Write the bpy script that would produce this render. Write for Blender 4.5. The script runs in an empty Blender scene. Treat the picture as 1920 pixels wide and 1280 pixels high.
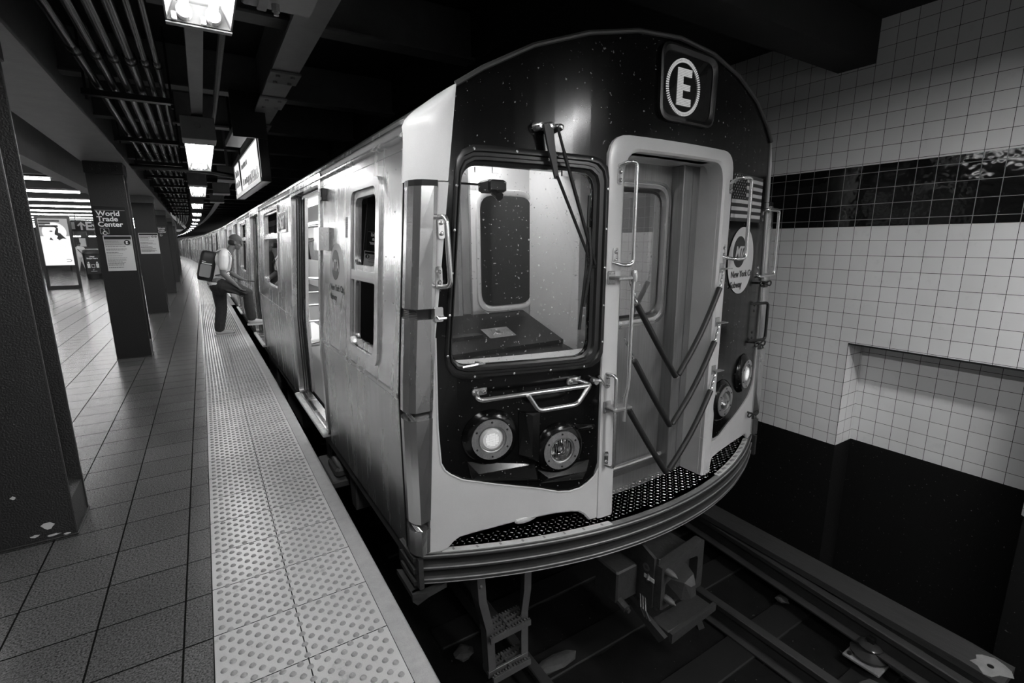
import bpy, bmesh, math, random
from mathutils import Vector, Matrix
PI = math.pi
random.seed(7)
SC = bpy.context.scene
COL = SC.collection

# ------------------------------------------------------------------ camera
cam_d = bpy.data.cameras.new('camera')
cam_d.sensor_width = 36.0
cam_d.lens = 913.0 / 1920.0 * 36.0
cam_d.clip_start = 0.02
cam_d.clip_end = 400
cam = bpy.data.objects.new('camera', cam_d)
COL.objects.link(cam)
cam.matrix_world = Matrix(((0.84793923, 0.11121101, -0.51829641, 0.0),
                           (-0.53005569, 0.16621162, -0.83151348, 0.0),
                           (-0.00632656, 0.97979886, 0.19988538, 1.55),
                           (0, 0, 0, 1)))
SC.camera = cam
SC.view_settings.view_transform = 'Standard'
SC.view_settings.look = 'None'
SC.view_settings.gamma = 1.0
SC.view_settings.use_curve_mapping = False
SC.view_settings.exposure = 1.0

# ------------------------------------------------------------------ light
w = bpy.data.worlds.new('station_gloom')
SC.world = w
w.use_nodes = True
w.node_tree.nodes['Background'].inputs[0].default_value = (1, 1, 1, 1)
w.node_tree.nodes['Background'].inputs[1].default_value = 0.10
TUBE_W = 24.0
REAR_W = 75.0          # emission strength of the added tubes behind the camera
HALL_W = 15.0           # concourse light strips
CABIN_W = 9.0

def area(name, loc, sx, sy, power, rot=(0, 0, 0)):
    d = bpy.data.lights.new(name, 'AREA')
    d.shape = 'RECTANGLE'; d.size = sx; d.size_y = sy; d.energy = power
    o = bpy.data.objects.new(name, d); COL.objects.link(o)
    o.location = loc; o.rotation_euler = rot
    return o

# ------------------------------------------------------------------ materials
def mat(name, base=0.5, rough=0.5, metal=0.0, bump=0.0, bscale=40.0, var=0.0, vscale=6.0, vstretch=(1, 1, 1),
        specks=0.0, sscale=60.0, spval=0.6, spec=0.5, coat=0.0, emit=0.0, roughvar=0.0, grain=0.0, gscale=300.0):
    m = bpy.data.materials.new(name); m.use_nodes = True
    nt = m.node_tree; N = nt.nodes; L = nt.links
    b = N['Principled BSDF']
    b.inputs['Base Color'].default_value = (base, base, base, 1)
    b.inputs['Roughness'].default_value = rough
    b.inputs['Metallic'].default_value = metal
    b.inputs['Specular IOR Level'].default_value = spec
    b.inputs['Coat Weight'].default_value = coat
    b.inputs['Coat Roughness'].default_value = 0.08
    if emit:
        b.inputs['Emission Color'].default_value = (1, 1, 1, 1)
        b.inputs['Emission Strength'].default_value = emit
    tc = N.new('ShaderNodeTexCoord')
    mp = N.new('ShaderNodeMapping'); mp.inputs['Scale'].default_value = vstretch
    L.new(tc.outputs['Object'], mp.inputs['Vector'])
    val = None
    def math_(op, a, bb):
        n = N.new('ShaderNodeMath'); n.operation = op
        for i, q in enumerate((a, bb)):
            if isinstance(q, (int, float)): n.inputs[i].default_value = q
            else: L.new(q, n.inputs[i])
        return n.outputs[0]
    if var or roughvar:
        n = N.new('ShaderNodeTexNoise'); n.inputs['Scale'].default_value = vscale
        n.inputs['Detail'].default_value = 6; n.inputs['Roughness'].default_value = 0.65
        L.new(mp.outputs[0], n.inputs['Vector'])
        c = math_('SUBTRACT', n.outputs[0], 0.5)
        if var:
            val = math_('MULTIPLY', math_('ADD', math_('MULTIPLY', c, var * 2.4), 1.0), base)
        if roughvar:
            L.new(math_('MAXIMUM', math_('ADD', math_('MULTIPLY', c, roughvar), rough), 0.03), b.inputs['Roughness'])
    if grain:
        n = N.new('ShaderNodeTexNoise'); n.inputs['Scale'].default_value = gscale; n.inputs['Detail'].default_value = 2
        L.new(tc.outputs['Object'], n.inputs['Vector'])
        g = math_('ADD', math_('MULTIPLY', math_('SUBTRACT', n.outputs[0], 0.5), grain * 3), 1.0)
        val = math_('MULTIPLY', val if val is not None else base, g)
    if specks:
        v = N.new('ShaderNodeTexNoise'); v.inputs['Scale'].default_value = sscale; v.inputs['Detail'].default_value = 3
        v.inputs['Roughness'].default_value = 0.6
        L.new(tc.outputs['Object'], v.inputs['Vector'])
        r = N.new('ShaderNodeMapRange'); r.inputs[1].default_value = specks; r.inputs[2].default_value = specks + 0.03
        L.new(v.outputs[0], r.inputs[0])
        mx = N.new('ShaderNodeMix'); mx.data_type = 'FLOAT'
        L.new(r.outputs[0], mx.inputs[0])
        if val is not None: L.new(val, mx.inputs[2])
        else: mx.inputs[2].default_value = base
        mx.inputs[3].default_value = spval
        val = mx.outputs[0]
    if val is not None:
        cc = N.new('ShaderNodeCombineColor')
        val = math_('MAXIMUM', val, 0.002)
        for i in range(3): L.new(val, cc.inputs[i])
        L.new(cc.outputs[0], b.inputs['Base Color'])
    if bump:
        n = N.new('ShaderNodeTexNoise'); n.inputs['Scale'].default_value = bscale; n.inputs['Detail'].default_value = 4
        L.new(mp.outputs[0], n.inputs['Vector'])
        bp = N.new('ShaderNodeBump'); bp.inputs['Strength'].default_value = bump; bp.inputs['Distance'].default_value = 0.01
        L.new(n.outputs[0], bp.inputs['Height']); L.new(bp.outputs[0], b.inputs['Normal'])
    return m

def emis(name, s, base=1.0):
    m = bpy.data.materials.new(name); m.use_nodes = True
    nt = m.node_tree
    nt.nodes.remove(nt.nodes['Principled BSDF'])
    e = nt.nodes.new('ShaderNodeEmission'); e.inputs[1].default_value = s
    e.inputs[0].default_value = (base, base, base, 1)
    nt.links.new(e.outputs[0], nt.nodes['Material Output'].inputs[0])
    return m

def glass(name, tint=0.8, refl=1.0, ior=1.5, dirt=0.0, rough=0.0):
    """thin window pane: see-through with a fresnel reflection and optional dusty specks"""
    m = bpy.data.materials.new(name); m.use_nodes = True
    nt = m.node_tree; N = nt.nodes; L = nt.links
    N.remove(N['Principled BSDF'])
    t = N.new('ShaderNodeBsdfTransparent'); t.inputs[0].default_value = (tint, tint, tint, 1)
    g = N.new('ShaderNodeBsdfGlossy'); g.inputs['Roughness'].default_value = rough
    f = N.new('ShaderNodeFresnel'); f.inputs[0].default_value = ior
    mu = N.new('ShaderNodeMath'); mu.operation = 'MULTIPLY'; mu.inputs[1].default_value = refl
    L.new(f.outputs[0], mu.inputs[0])
    mx = N.new('ShaderNodeMixShader')
    L.new(mu.outputs[0], mx.inputs[0]); L.new(t.outputs[0], mx.inputs[1]); L.new(g.outputs[0], mx.inputs[2])
    out = mx.outputs[0]
    if dirt:
        d = N.new('ShaderNodeBsdfDiffuse'); d.inputs[0].default_value = (.6, .6, .6, 1)
        tc = N.new('ShaderNodeTexCoord'); n = N.new('ShaderNodeTexNoise')
        n.inputs['Scale'].default_value = 75; n.inputs['Detail'].default_value = 3
        L.new(tc.outputs['Object'], n.inputs['Vector'])
        r = N.new('ShaderNodeMapRange'); r.inputs[1].default_value = 0.66; r.inputs[2].default_value = 0.72
        r.inputs[4].default_value = dirt
        L.new(n.outputs[0], r.inputs[0])
        m2 = N.new('ShaderNodeMixShader')
        L.new(r.outputs[0], m2.inputs[0]); L.new(out, m2.inputs[1]); L.new(d.outputs[0], m2.inputs[2])
        out = m2.outputs[0]
    L.new(out, N['Material Output'].inputs[0])
    return m

def tile_mat(name, base, mortar, w_, h_, axes=('Y', 'Z'), off=(0, 0), rough=0.25, msize=0.0016, var=0.05, grain=0.0, gscale=250,
             bump=0.3, wave=0.0, coat=0.0, vscale=1.5, bvar=0.12, stain=0.0, spec=0.5):
    m = bpy.data.materials.new(name); m.use_nodes = True
    nt = m.node_tree; N = nt.nodes; L = nt.links
    b = N['Principled BSDF']
    b.inputs['Roughness'].default_value = rough; b.inputs['Coat Weight'].default_value = coat
    b.inputs['Specular IOR Level'].default_value = spec
    tc = N.new('ShaderNodeTexCoord'); sp = N.new('ShaderNodeSeparateXYZ')
    L.new(tc.outputs['Object'], sp.inputs[0])
    cb = N.new('ShaderNodeCombineXYZ')
    for i in range(2):
        a = N.new('ShaderNodeMath'); a.operation = 'ADD'; a.inputs[1].default_value = off[i]
        L.new(sp.outputs[axes[i]], a.inputs[0]); L.new(a.outputs[0], cb.inputs[i])
    br = N.new('ShaderNodeTexBrick')
    br.offset = 0.0; br.squash = 1.0
    br.inputs['Scale'].default_value = 1.0
    br.inputs['Brick Width'].default_value = w_; br.inputs['Row Height'].default_value = h_
    br.inputs['Mortar Size'].default_value = msize; br.inputs['Mortar Smooth'].default_value = 0.1
    br.inputs['Bias'].default_value = 0.0
    br.inputs['Color1'].default_value = (base * (1 - bvar),) * 3 + (1,)
    br.inputs['Color2'].default_value = (base * (1 + bvar),) * 3 + (1,)
    br.inputs['Mortar'].default_value = (mortar,) * 3 + (1,)
    L.new(cb.outputs[0], br.inputs['Vector'])
    n = N.new('ShaderNodeTexNoise'); n.inputs['Scale'].default_value = vscale; n.inputs['Detail'].default_value = 5
    L.new(tc.outputs['Object'], n.inputs['Vector'])
    mr = N.new('ShaderNodeMapRange'); mr.inputs[1].default_value = 0.3; mr.inputs[2].default_value = 0.7
    mr.inputs[3].default_value = 1 - var * 2; mr.inputs[4].default_value = 1 + var
    L.new(n.outputs[0], mr.inputs[0])
    mul = N.new('ShaderNodeVectorMath'); mul.operation = 'SCALE'
    L.new(br.outputs['Color'], mul.inputs[0])
    sc_ = mr.outputs[0]
    if grain:
        n2 = N.new('ShaderNodeTexNoise'); n2.inputs['Scale'].default_value = gscale; n2.inputs['Detail'].default_value = 3
        n2.inputs['Roughness'].default_value = 0.75
        L.new(tc.outputs['Object'], n2.inputs['Vector'])
        r2 = N.new('ShaderNodeMapRange'); r2.inputs[1].default_value = 0.35; r2.inputs[2].default_value = 0.65
        r2.inputs[3].default_value = 1 - grain; r2.inputs[4].default_value = 1 + grain
        L.new(n2.outputs[0], r2.inputs[0])
        mm = N.new('ShaderNodeMath'); mm.operation = 'MULTIPLY'
        L.new(sc_, mm.inputs[0]); L.new(r2.outputs[0], mm.inputs[1]); sc_ = mm.outputs[0]
    if stain:
        n3 = N.new('ShaderNodeTexNoise'); n3.inputs['Scale'].default_value = 9; n3.inputs['Detail'].default_value = 8
        n3.inputs['Roughness'].default_value = 0.7
        L.new(tc.outputs['Object'], n3.inputs['Vector'])
        r3 = N.new('ShaderNodeMapRange'); r3.inputs[1].default_value = 0.58; r3.inputs[2].default_value = 0.68
        r3.inputs[3].default_value = 1; r3.inputs[4].default_value = 1 - stain
        L.new(n3.outputs[0], r3.inputs[0])
        mm = N.new('ShaderNodeMath'); mm.operation = 'MULTIPLY'
        L.new(sc_, mm.inputs[0]); L.new(r3.outputs[0], mm.inputs[1]); sc_ = mm.outputs[0]
    L.new(sc_, mul.inputs['Scale'])
    L.new(mul.outputs[0], b.inputs['Base Color'])
    rm = N.new('ShaderNodeMapRange'); rm.inputs[3].default_value = rough; rm.inputs[4].default_value = 0.9
    L.new(br.outputs['Fac'], rm.inputs[0]); L.new(rm.outputs[0], b.inputs['Roughness'])
    sm = N.new('ShaderNodeMapRange'); sm.inputs[3].default_value = spec; sm.inputs[4].default_value = 0.02
    L.new(br.outputs['Fac'], sm.inputs[0]); L.new(sm.outputs[0], b.inputs['Specular IOR Level'])
    inv = N.new('ShaderNodeMath'); inv.operation = 'SUBTRACT'; inv.inputs[0].default_value = 1.0
    L.new(br.outputs['Fac'], inv.inputs[1])
    bp = N.new('ShaderNodeBump'); bp.inputs['Strength'].default_value = bump; bp.inputs['Distance'].default_value = 0.003
    L.new(inv.outputs[0], bp.inputs['Height'])
    last = bp
    if wave:
        n4 = N.new('ShaderNodeTexNoise'); n4.inputs['Scale'].default_value = 9; n4.inputs['Detail'].default_value = 2
        L.new(tc.outputs['Object'], n4.inputs['Vector'])
        b4 = N.new('ShaderNodeBump'); b4.inputs['Strength'].default_value = wave; b4.inputs['Distance'].default_value = 0.01
        L.new(n4.outputs[0], b4.inputs['Height']); L.new(bp.outputs[0], b4.inputs['Normal']); last = b4
    L.new(last.outputs[0], b.inputs['Normal'])
    return m

M = {}
M['floor'] = tile_mat('terrazzo_tiles', 0.1, 0.008, 0.305, 0.305, ('X', 'Y'), (0.235, 0.07), rough=0.23, msize=0.004, grain=0.75,
                      gscale=130, bump=0.6, var=0.12, bvar=0.1, vscale=0.9)
M['strip'] = tile_mat('tactile_tile', 0.52, 0.03, 0.305, 0.315, ('X', 'Y'), (0.135, 0.14), rough=0.28, msize=0.0025, bump=0.3,
                      var=0.1, bvar=0.05, grain=0.06, stain=0.35)
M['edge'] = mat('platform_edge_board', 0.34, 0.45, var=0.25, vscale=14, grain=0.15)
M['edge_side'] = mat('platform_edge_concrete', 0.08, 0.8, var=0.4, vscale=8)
M['wtile'] = tile_mat('white_wall_tile', 0.8, 0.015, 0.112, 0.1105, ('Y', 'Z'), (-0.04, 0.0035), rough=0.2, var=0.05, bvar=0.03, bump=0.5, stain=0.07, msize=0.0015)
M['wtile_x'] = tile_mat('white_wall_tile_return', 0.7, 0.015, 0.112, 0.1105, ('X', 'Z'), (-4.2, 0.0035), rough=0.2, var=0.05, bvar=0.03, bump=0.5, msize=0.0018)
M['btile'] = tile_mat('black_wall_tile', 0.008, 0.3, 0.112, 0.1105, ('Y', 'Z'), (-0.04, -0.04), rough=0.08, var=0.1, bump=1.0, wave=0.4, msize=0.0022, spec=0.7)
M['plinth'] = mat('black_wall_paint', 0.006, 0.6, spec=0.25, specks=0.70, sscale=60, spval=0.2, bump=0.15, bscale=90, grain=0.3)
M['ceil'] = mat('sooty_ceiling', 0.012, 0.8, bump=0.2, bscale=8, var=0.3)
M['beam'] = mat('dark_beam_paint', 0.13, 0.5, var=0.25, vscale=9, bump=0.15, bscale=30, grain=0.15)
M['girder'] = mat('grey_girder_paint', 0.25, 0.45, var=0.2, vscale=7, bump=0.12, bscale=30, grain=0.1)
M['pillar'] = mat('dark_column_paint', 0.017, 0.42, bump=0.5, bscale=120, specks=0.76, sscale=22, spval=0.2)
M['pipe'] = mat('conduit_metal', 0.06, 0.24, metal=0.7, var=0.3, vscale=20, vstretch=(1, .15, 1))
M['blackmetal'] = mat('black_metal', 0.012, 0.3)
M['fixture'] = mat('fixture_enamel', 0.2, 0.4, var=0.15, vscale=12)
M['fixture_side'] = mat('fixture_grey', 0.16, 0.45, var=0.15, vscale=12)
M['socket'] = mat('white_socket', 0.8, 0.4)
M['tube'] = emis('lit_tube', TUBE_W)
M['hall'] = emis('hall_lamp', HALL_W)
M['tube_added'] = emis('added_rear_tube', REAR_W)
M['cablamp'] = emis('cab_lamp_glow', 22.0)
M['dome'] = mat('worn_shaded_dome', 0.26, 0.35, grain=0.1, var=0.2, vscale=12)  # wear, plus shading against the strip's sheen, put into the colour
M['hall_ceil'] = mat('hall_ceiling_white', 0.28, 0.5, var=0.1)
M['hall_dark'] = mat('hall_ceiling_dark', 0.06, 0.6)
M['steel'] = mat('brushed_stainless', 0.58, 0.25, metal=0.92, var=0.06, vscale=4, vstretch=(1, 1.8, .25), bump=0.03, bscale=2.5, roughvar=0.35)
M['steel_dirty'] = mat('scuffed_stainless', 0.42, 0.42, metal=0.8, var=0.4, vscale=5, vstretch=(4, 4, .6), roughvar=0.4, grain=0.2, gscale=120)
M['door_steel'] = mat('grimy_door_steel', 0.30, 0.4, metal=0.7, var=0.3, vscale=30, vstretch=(3, 3, .12), roughvar=0.3)
M['chrome'] = mat('bright_handle_steel', 0.7, 0.24, metal=0.9)
M['mask'] = mat('grey_white_mask_paint', 0.58, 0.28, var=0.08, vscale=4, grain=0.05)
M['black'] = mat('black_gloss_front', 0.004, 0.17, specks=0.68, sscale=50, spval=0.25, spec=0.3, var=0.6, vscale=7)
M['rubber'] = mat('black_rubber', 0.012, 0.38, specks=0.74, sscale=70, spval=0.3)
M['roofm'] = mat('train_roof', 0.05, 0.45, var=0.3, vscale=8)
M['bumper'] = mat('dark_bumper_steel', 0.06, 0.4, metal=0.4, var=0.4, vscale=14, vstretch=(1, 1, 5), grain=0.2)
M['lip'] = mat('lit_worn_lip_steel', 0.3, 0.4, metal=0.4, var=0.5, vscale=10)
M['bumper_tip'] = mat('worn_bumper_tip', 0.5, 0.4, metal=0.4)
M['deck'] = mat('tread_plate', 0.22, 0.45, metal=0.25, var=0.5, vscale=9, roughvar=0.3)
M['deckrib'] = mat('tread_plate_rib', 0.42, 0.3, metal=0.7)
M['warn'] = mat('worn_edge_tape', 0.62, 0.5, var=0.2, vscale=20)
M['under'] = mat('underframe', 0.06, 0.55, var=0.4, vscale=15, grain=0.2)
M['coupler'] = mat('coupler_cast_iron', 0.05, 0.5, metal=0.3, var=0.4, vscale=18, grain=0.25, bump=0.3, bscale=40)
M['ladder'] = mat('ladder_steel', 0.13, 0.45, metal=0.4, var=0.25, vscale=14)
M['lens'] = glass('lamp_lens', 0.9, 1.2)
M['lamp_on'] = emis('lit_lamp', .5)
M['led'] = emis('led_letters', .22)
M['reflector'] = mat('lamp_reflector', 0.8, 0.12, metal=1.0)
M['windglass'] = glass('windshield_glass', 0.9, 0.7, dirt=0.5)
M['sideglass'] = glass('side_window_glass', 0.45, 1.4)
M['doorglass'] = glass('door_window_glass', 0.75, .3, dirt=.3)
M['darkglass'] = mat('dark_glass', 0.015, 0.06, spec=0.8)
M['white'] = mat('white_print', 0.95, 0.5)
M['decal'] = mat('decal_white', 0.55, 0.4)
M['blackprint'] = mat('black_print', 0.012, 0.4)
M['greyprint'] = mat('grey_print', 0.3, 0.5)
M['cabwall'] = mat('cab_wall_white', 0.75, 0.5, var=0.05)
M['cabdark'] = mat('cab_desk_dark', 0.01, 0.3, specks=0.72, sscale=60, spval=0.2)
M['interior'] = mat('car_interior', 0.6, 0.45)
M['interior_floor'] = mat('car_floor', 0.05, 0.5)
M['cabinlamp'] = emis('cabin_lamp', CABIN_W)
M['chainsleeve'] = mat('chain_sleeve_rubber', 0.018, 0.45, bump=0.15, bscale=80)
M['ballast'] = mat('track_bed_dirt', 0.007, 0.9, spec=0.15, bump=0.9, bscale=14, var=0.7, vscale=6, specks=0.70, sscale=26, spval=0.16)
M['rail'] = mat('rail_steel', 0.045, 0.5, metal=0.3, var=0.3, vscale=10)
M['board'] = mat('cover_board_wood', 0.035, 0.6, var=0.4, vscale=9, vstretch=(4, .6, 4), grain=0.2, bump=0.3, bscale=30)
M['board_end'] = mat('peeled_board_wood', 0.22, 0.6, var=0.4, vscale=14)
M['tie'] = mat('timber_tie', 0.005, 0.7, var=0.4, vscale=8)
M['porcelain'] = mat('insulator_glaze', 0.03, 0.18)
M['plate'] = mat('worn_base_plate', 0.2, 0.6, var=0.7, vscale=12, grain=0.3)
M['rubble'] = mat('rubble_grey', 0.06, 0.8, var=0.5, vscale=20)
M['binm'] = mat('litter_bin_black', 0.015, 0.3)
M['screen'] = emis('lit_screen', .5)
M['screen_grey'] = emis('lit_screen_grey', 0.2)
M['screen_mid'] = emis('lit_screen_mid', 0.22)
M['sign_lit'] = emis('lit_sign_face', .55)
M['poster'] = mat('poster_paper', 0.72, 0.5)
M['poster_grey'] = mat('poster_grey', 0.5, 0.5)
M['skin'] = mat('skin', 0.16, 0.5)
M['shirt'] = mat('white_cotton', 0.8, 0.8, var=0.08)
M['jeans'] = mat('dark_denim', 0.03, 0.8, var=0.5, vscale=14)
M['cap'] = mat('grey_cap_cloth', 0.12, 0.8)
M['bag'] = mat('black_nylon', 0.015, 0.5)
M['shoe'] = mat('grey_canvas_shoe', 0.38, 0.7)
M['sole'] = mat('pale_rubber_sole', 0.5, 0.6)
M['hair'] = mat('dark_hair', 0.02, 0.6)

# ------------------------------------------------------------------ mesh helpers
def fin(name, verts, faces, m, parent=None, smooth=False, mats=None, fmi=None):
    me = bpy.data.meshes.new(name)
    me.from_pydata([tuple(v) for v in verts], [], faces)
    if mats:
        for mm in mats: me.materials.append(mm)
        if fmi: me.polygons.foreach_set('material_index', fmi)
    elif m is not None:
        me.materials.append(m)
    me.validate(); me.update()
    if smooth:
        me.polygons.foreach_set('use_smooth', [True] * len(me.polygons))
    o = bpy.data.objects.new(name, me)
    COL.objects.link(o)
    if parent is not None:
        o.parent = parent
    return o

class MB:
    def __init__(s):
        s.v = []; s.f = []; s.mi = []
    def add(s, v, f, mi=0):
        b = len(s.v)
        s.v += [Vector(q) for q in v]
        s.f += [tuple(i + b for i in q) for q in f]
        s.mi += [mi] * len(f)
        return s
    def box(s, x0, x1, y0, y1, z0, z1, mi=0):
        v = [(x, y, z) for z in (z0, z1) for y in (y0, y1) for x in (x0, x1)]
        return s.add(v, [(0, 2, 3, 1), (4, 5, 7, 6), (0, 1, 5, 4), (2, 6, 7, 3), (0, 4, 6, 2), (1, 3, 7, 5)], mi)
    def bbox(s, x0, x1, y0, y1, z0, z1, c=0.005, mi=0):
        """box with chamfered edges"""
        def lay(ins, z):
            return [(x0 + ins + c, y0 + ins, z), (x1 - ins - c, y0 + ins, z), (x1 - ins, y0 + ins + c, z), (x1 - ins, y1 - ins - c, z),
                    (x1 - ins - c, y1 - ins, z), (x0 + ins + c, y1 - ins, z), (x0 + ins, y1 - ins - c, z), (x0 + ins, y0 + ins + c, z)]
        rings = [lay(c, z0), lay(0, z0 + c), lay(0, z1 - c), lay(c, z1)]
        return s.loft(rings, closed=True, caps=True, mi=mi)
    def loft(s, rings, closed=True, caps=True, mi=0):
        n = len(rings[0]); v = [p for r in rings for p in r]; f = []
        for k in range(len(rings) - 1):
            for i in range(n if closed else n - 1):
                j = (i + 1) % n
                f.append((k * n + i, k * n + j, (k + 1) * n + j, (k + 1) * n + i))
        if caps:
            f.append(tuple(range(n - 1, -1, -1)))
            f.append(tuple((len(rings) - 1) * n + i for i in range(n)))
        return s.add(v, f, mi)
    def tube(s, pts, r, n=8, closed=False, caps=True, mi=0):
        pts = [Vector(p) for p in pts]
        rr = r if isinstance(r, (list, tuple)) else [r] * len(pts)
        m_ = len(pts); rings = []
        t0 = None; nrm = None
        for i, p in enumerate(pts):
            if closed: t = pts[(i + 1) % m_] - pts[i - 1]
            elif i == 0: t = pts[1] - pts[0]
            elif i == m_ - 1: t = pts[-1] - pts[-2]
            else: t = (pts[i + 1] - p).normalized() + (p - pts[i - 1]).normalized()
            if t.length < 1e-9: t = Vector((0, 0, 1))
            t.normalize()
            if nrm is None:
                a = Vector((0, 0, 1)) if abs(t.z) < 0.9 else Vector((1, 0, 0))
                nrm = t.cross(a).normalized()
            else:
                q = t0.rotation_difference(t); nrm = (q @ nrm); nrm = (nrm - t * nrm.dot(t)).normalized()
            bn = t.cross(nrm)
            rings.append([p + (nrm * math.cos(2 * PI * k / n) + bn * math.sin(2 * PI * k / n)) * rr[i] for k in range(n)])
            t0 = t
        if closed:
            rings.append(rings[0])
            return s.loft(rings, caps=False, mi=mi)
        return s.loft(rings, caps=caps, mi=mi)
    def cyl(s, p0, p1, r, n=12, r1=None, mi=0):
        return s.tube([p0, p1], [r, r if r1 is None else r1], n, mi=mi)
    def rev(s, prof, c, d, n=24, caps=False, mi=0):
        """profile (radius, height) turned about axis d through c"""
        c = Vector(c); d = Vector(d).normalized()
        a = Vector((0, 0, 1)) if abs(d.z) < 0.9 else Vector((1, 0, 0))
        u = d.cross(a).normalized(); w_ = d.cross(u)
        rings = [[c + d * h + (u * math.cos(2 * PI * k / n) + w_ * math.sin(2 * PI * k / n)) * r for k in range(n)] for r, h in prof]
        return s.loft(rings, caps=caps, mi=mi)
    def prism(s, poly, f, d0, d1, mi=0):
        """2-D polygon pushed from d0 to d1; f(u, v, d) gives the point"""
        return s.loft([[f(u, v, d0) for u, v in poly], [f(u, v, d1) for u, v in poly]], mi=mi)
    def frame(s, outer, inner, f, d0, d1, mi=0):
        """flat ring between two outlines with the same number of points"""
        n = len(outer)
        v = [f(u, q, d0) for u, q in outer] + [f(u, q, d0) for u, q in inner] + [f(u, q, d1) for u, q in outer] + [f(u, q, d1) for u, q in inner]
        fc = []
        for i in range(n):
            j = (i + 1) % n
            fc += [(i, j, n + j, n + i), (2 * n + i, 3 * n + i, 3 * n + j, 2 * n + j), (i, 2 * n + i, 2 * n + j, j), (n + i, n + j, 3 * n + j, 3 * n + i)]
        return s.add(v, fc, mi)
    def ball(s, c, r, sc=(1, 1, 1), nu=14, nv=9, mi=0):
        c = Vector(c); rings = []
        for j in range(nv + 1):
            th = PI * (0.001 + 0.998 * j / nv)
            rings.append([c + Vector((r * sc[0] * math.sin(th) * math.cos(2 * PI * i / nu), r * sc[1] * math.sin(th) * math.sin(2 * PI * i / nu), r * sc[2] * math.cos(th))) for i in range(nu)])
        return s.loft(rings, caps=False, mi=mi)
    def xf(s, mtx):
        s.v = [mtx @ q for q in s.v]; return s
    def build(s, name, m, parent=None, smooth=False, mats=None):
        o = fin(name, s.v, s.f, m, parent, smooth, mats, s.mi if mats else None)
        if smooth:
            try: o.data.set_sharp_from_angle(angle=math.radians(38))
            except Exception: pass
        return o

def tag(o, label=None, cat=None, group=None, kind=None):
    if label: o['label'] = label
    if cat: o['category'] = cat
    if group: o['group'] = group
    if kind: o['kind'] = kind
    return o

def empty(name, loc=(0, 0, 0), rz=0.0, parent=None):
    o = bpy.data.objects.new(name, None); COL.objects.link(o)
    o.location = loc; o.rotation_euler = (0, 0, rz); o.empty_display_size = 0.2
    if parent is not None: o.parent = parent
    return o

def dup_tree(o, parent=None):
    c = o.copy(); COL.objects.link(c)
    if parent is not None: c.parent = parent
    for ch in [q for q in bpy.data.objects if q.parent == o]:
        dup_tree(ch, c)
    return c

def rpoly(pts, r, n=5):
    """round the corners of a polygon"""
    out = []
    P = [Vector((a, b)) for a, b in pts]; m_ = len(P)
    rr = r if isinstance(r, (list, tuple)) else [r] * m_
    for i in range(m_):
        p = P[i]; a = P[i - 1] - p; b = P[(i + 1) % m_] - p
        if rr[i] <= 0: out.append((p.x, p.y)); continue
        ang = a.angle(b); t = min(rr[i] / math.tan(ang / 2), a.length * .49, b.length * .49)
        s_ = p + a.normalized() * t; e = p + b.normalized() * t
        for k in range(n + 1):
            q = k / n
            out.append(tuple((s_ * (1 - q) ** 2 + p * 2 * q * (1 - q) + e * q ** 2)))
    return out

def rr(x0, x1, z0, z1, r, n=5):
    return rpoly([(x0, z0), (x1, z0), (x1, z1), (x0, z1)], r, n)

def resample(poly, step):
    out = []
    for i, p in enumerate(poly):
        q = poly[(i + 1) % len(poly)]
        k = max(1, int(math.ceil(math.dist(p, q) / step)))
        out += [(p[0] + (q[0] - p[0]) * t / k, p[1] + (q[1] - p[1]) * t / k) for t in range(k)]
    return out

def plate(name, outer, holes, f, d0, d1, m, parent=None, cu=None, cv=None, smooth=False):
    """sheet with holes: triangulated, cut along u and v lines, then thickened and mapped by f(u, v, d)"""
    bm = bmesh.new(); ed = []
    for lp in [outer] + holes:
        vs = [bm.verts.new((u, v, 0)) for u, v in lp]
        for i in range(len(vs)): ed.append(bm.edges.new((vs[i], vs[(i + 1) % len(vs)])))
    bmesh.ops.triangle_fill(bm, use_beauty=True, use_dissolve=False, edges=ed, normal=(0, 0, 1))
    for ax, cuts in ((0, cu or []), (1, cv or [])):
        for c in cuts:
            co = [0, 0, 0]; co[ax] = c; no = [0, 0, 0]; no[ax] = 1
            bmesh.ops.bisect_plane(bm, geom=bm.verts[:] + bm.edges[:] + bm.faces[:], plane_co=co, plane_no=no, dist=1e-6)
    r = bmesh.ops.extrude_face_region(bm, geom=bm.faces[:])
    for q in r['geom']:
        if isinstance(q, bmesh.types.BMVert): q.co.z = 1
    for v in bm.verts:
        v.co = Vector(f(v.co.x, v.co.y, d0 if v.co.z < 0.5 else d1))
    bmesh.ops.recalc_face_normals(bm, faces=bm.faces[:])
    me = bpy.data.meshes.new(name); bm.to_mesh(me); bm.free()
    if m: me.materials.append(m)
    o = bpy.data.objects.new(name, me); COL.objects.link(o)
    if smooth:
        me.polygons.foreach_set('use_smooth', [True] * len(me.polygons))
        try: me.set_sharp_from_angle(angle=math.radians(35))
        except Exception: pass
    if parent is not None: o.parent = parent
    return o

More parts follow.
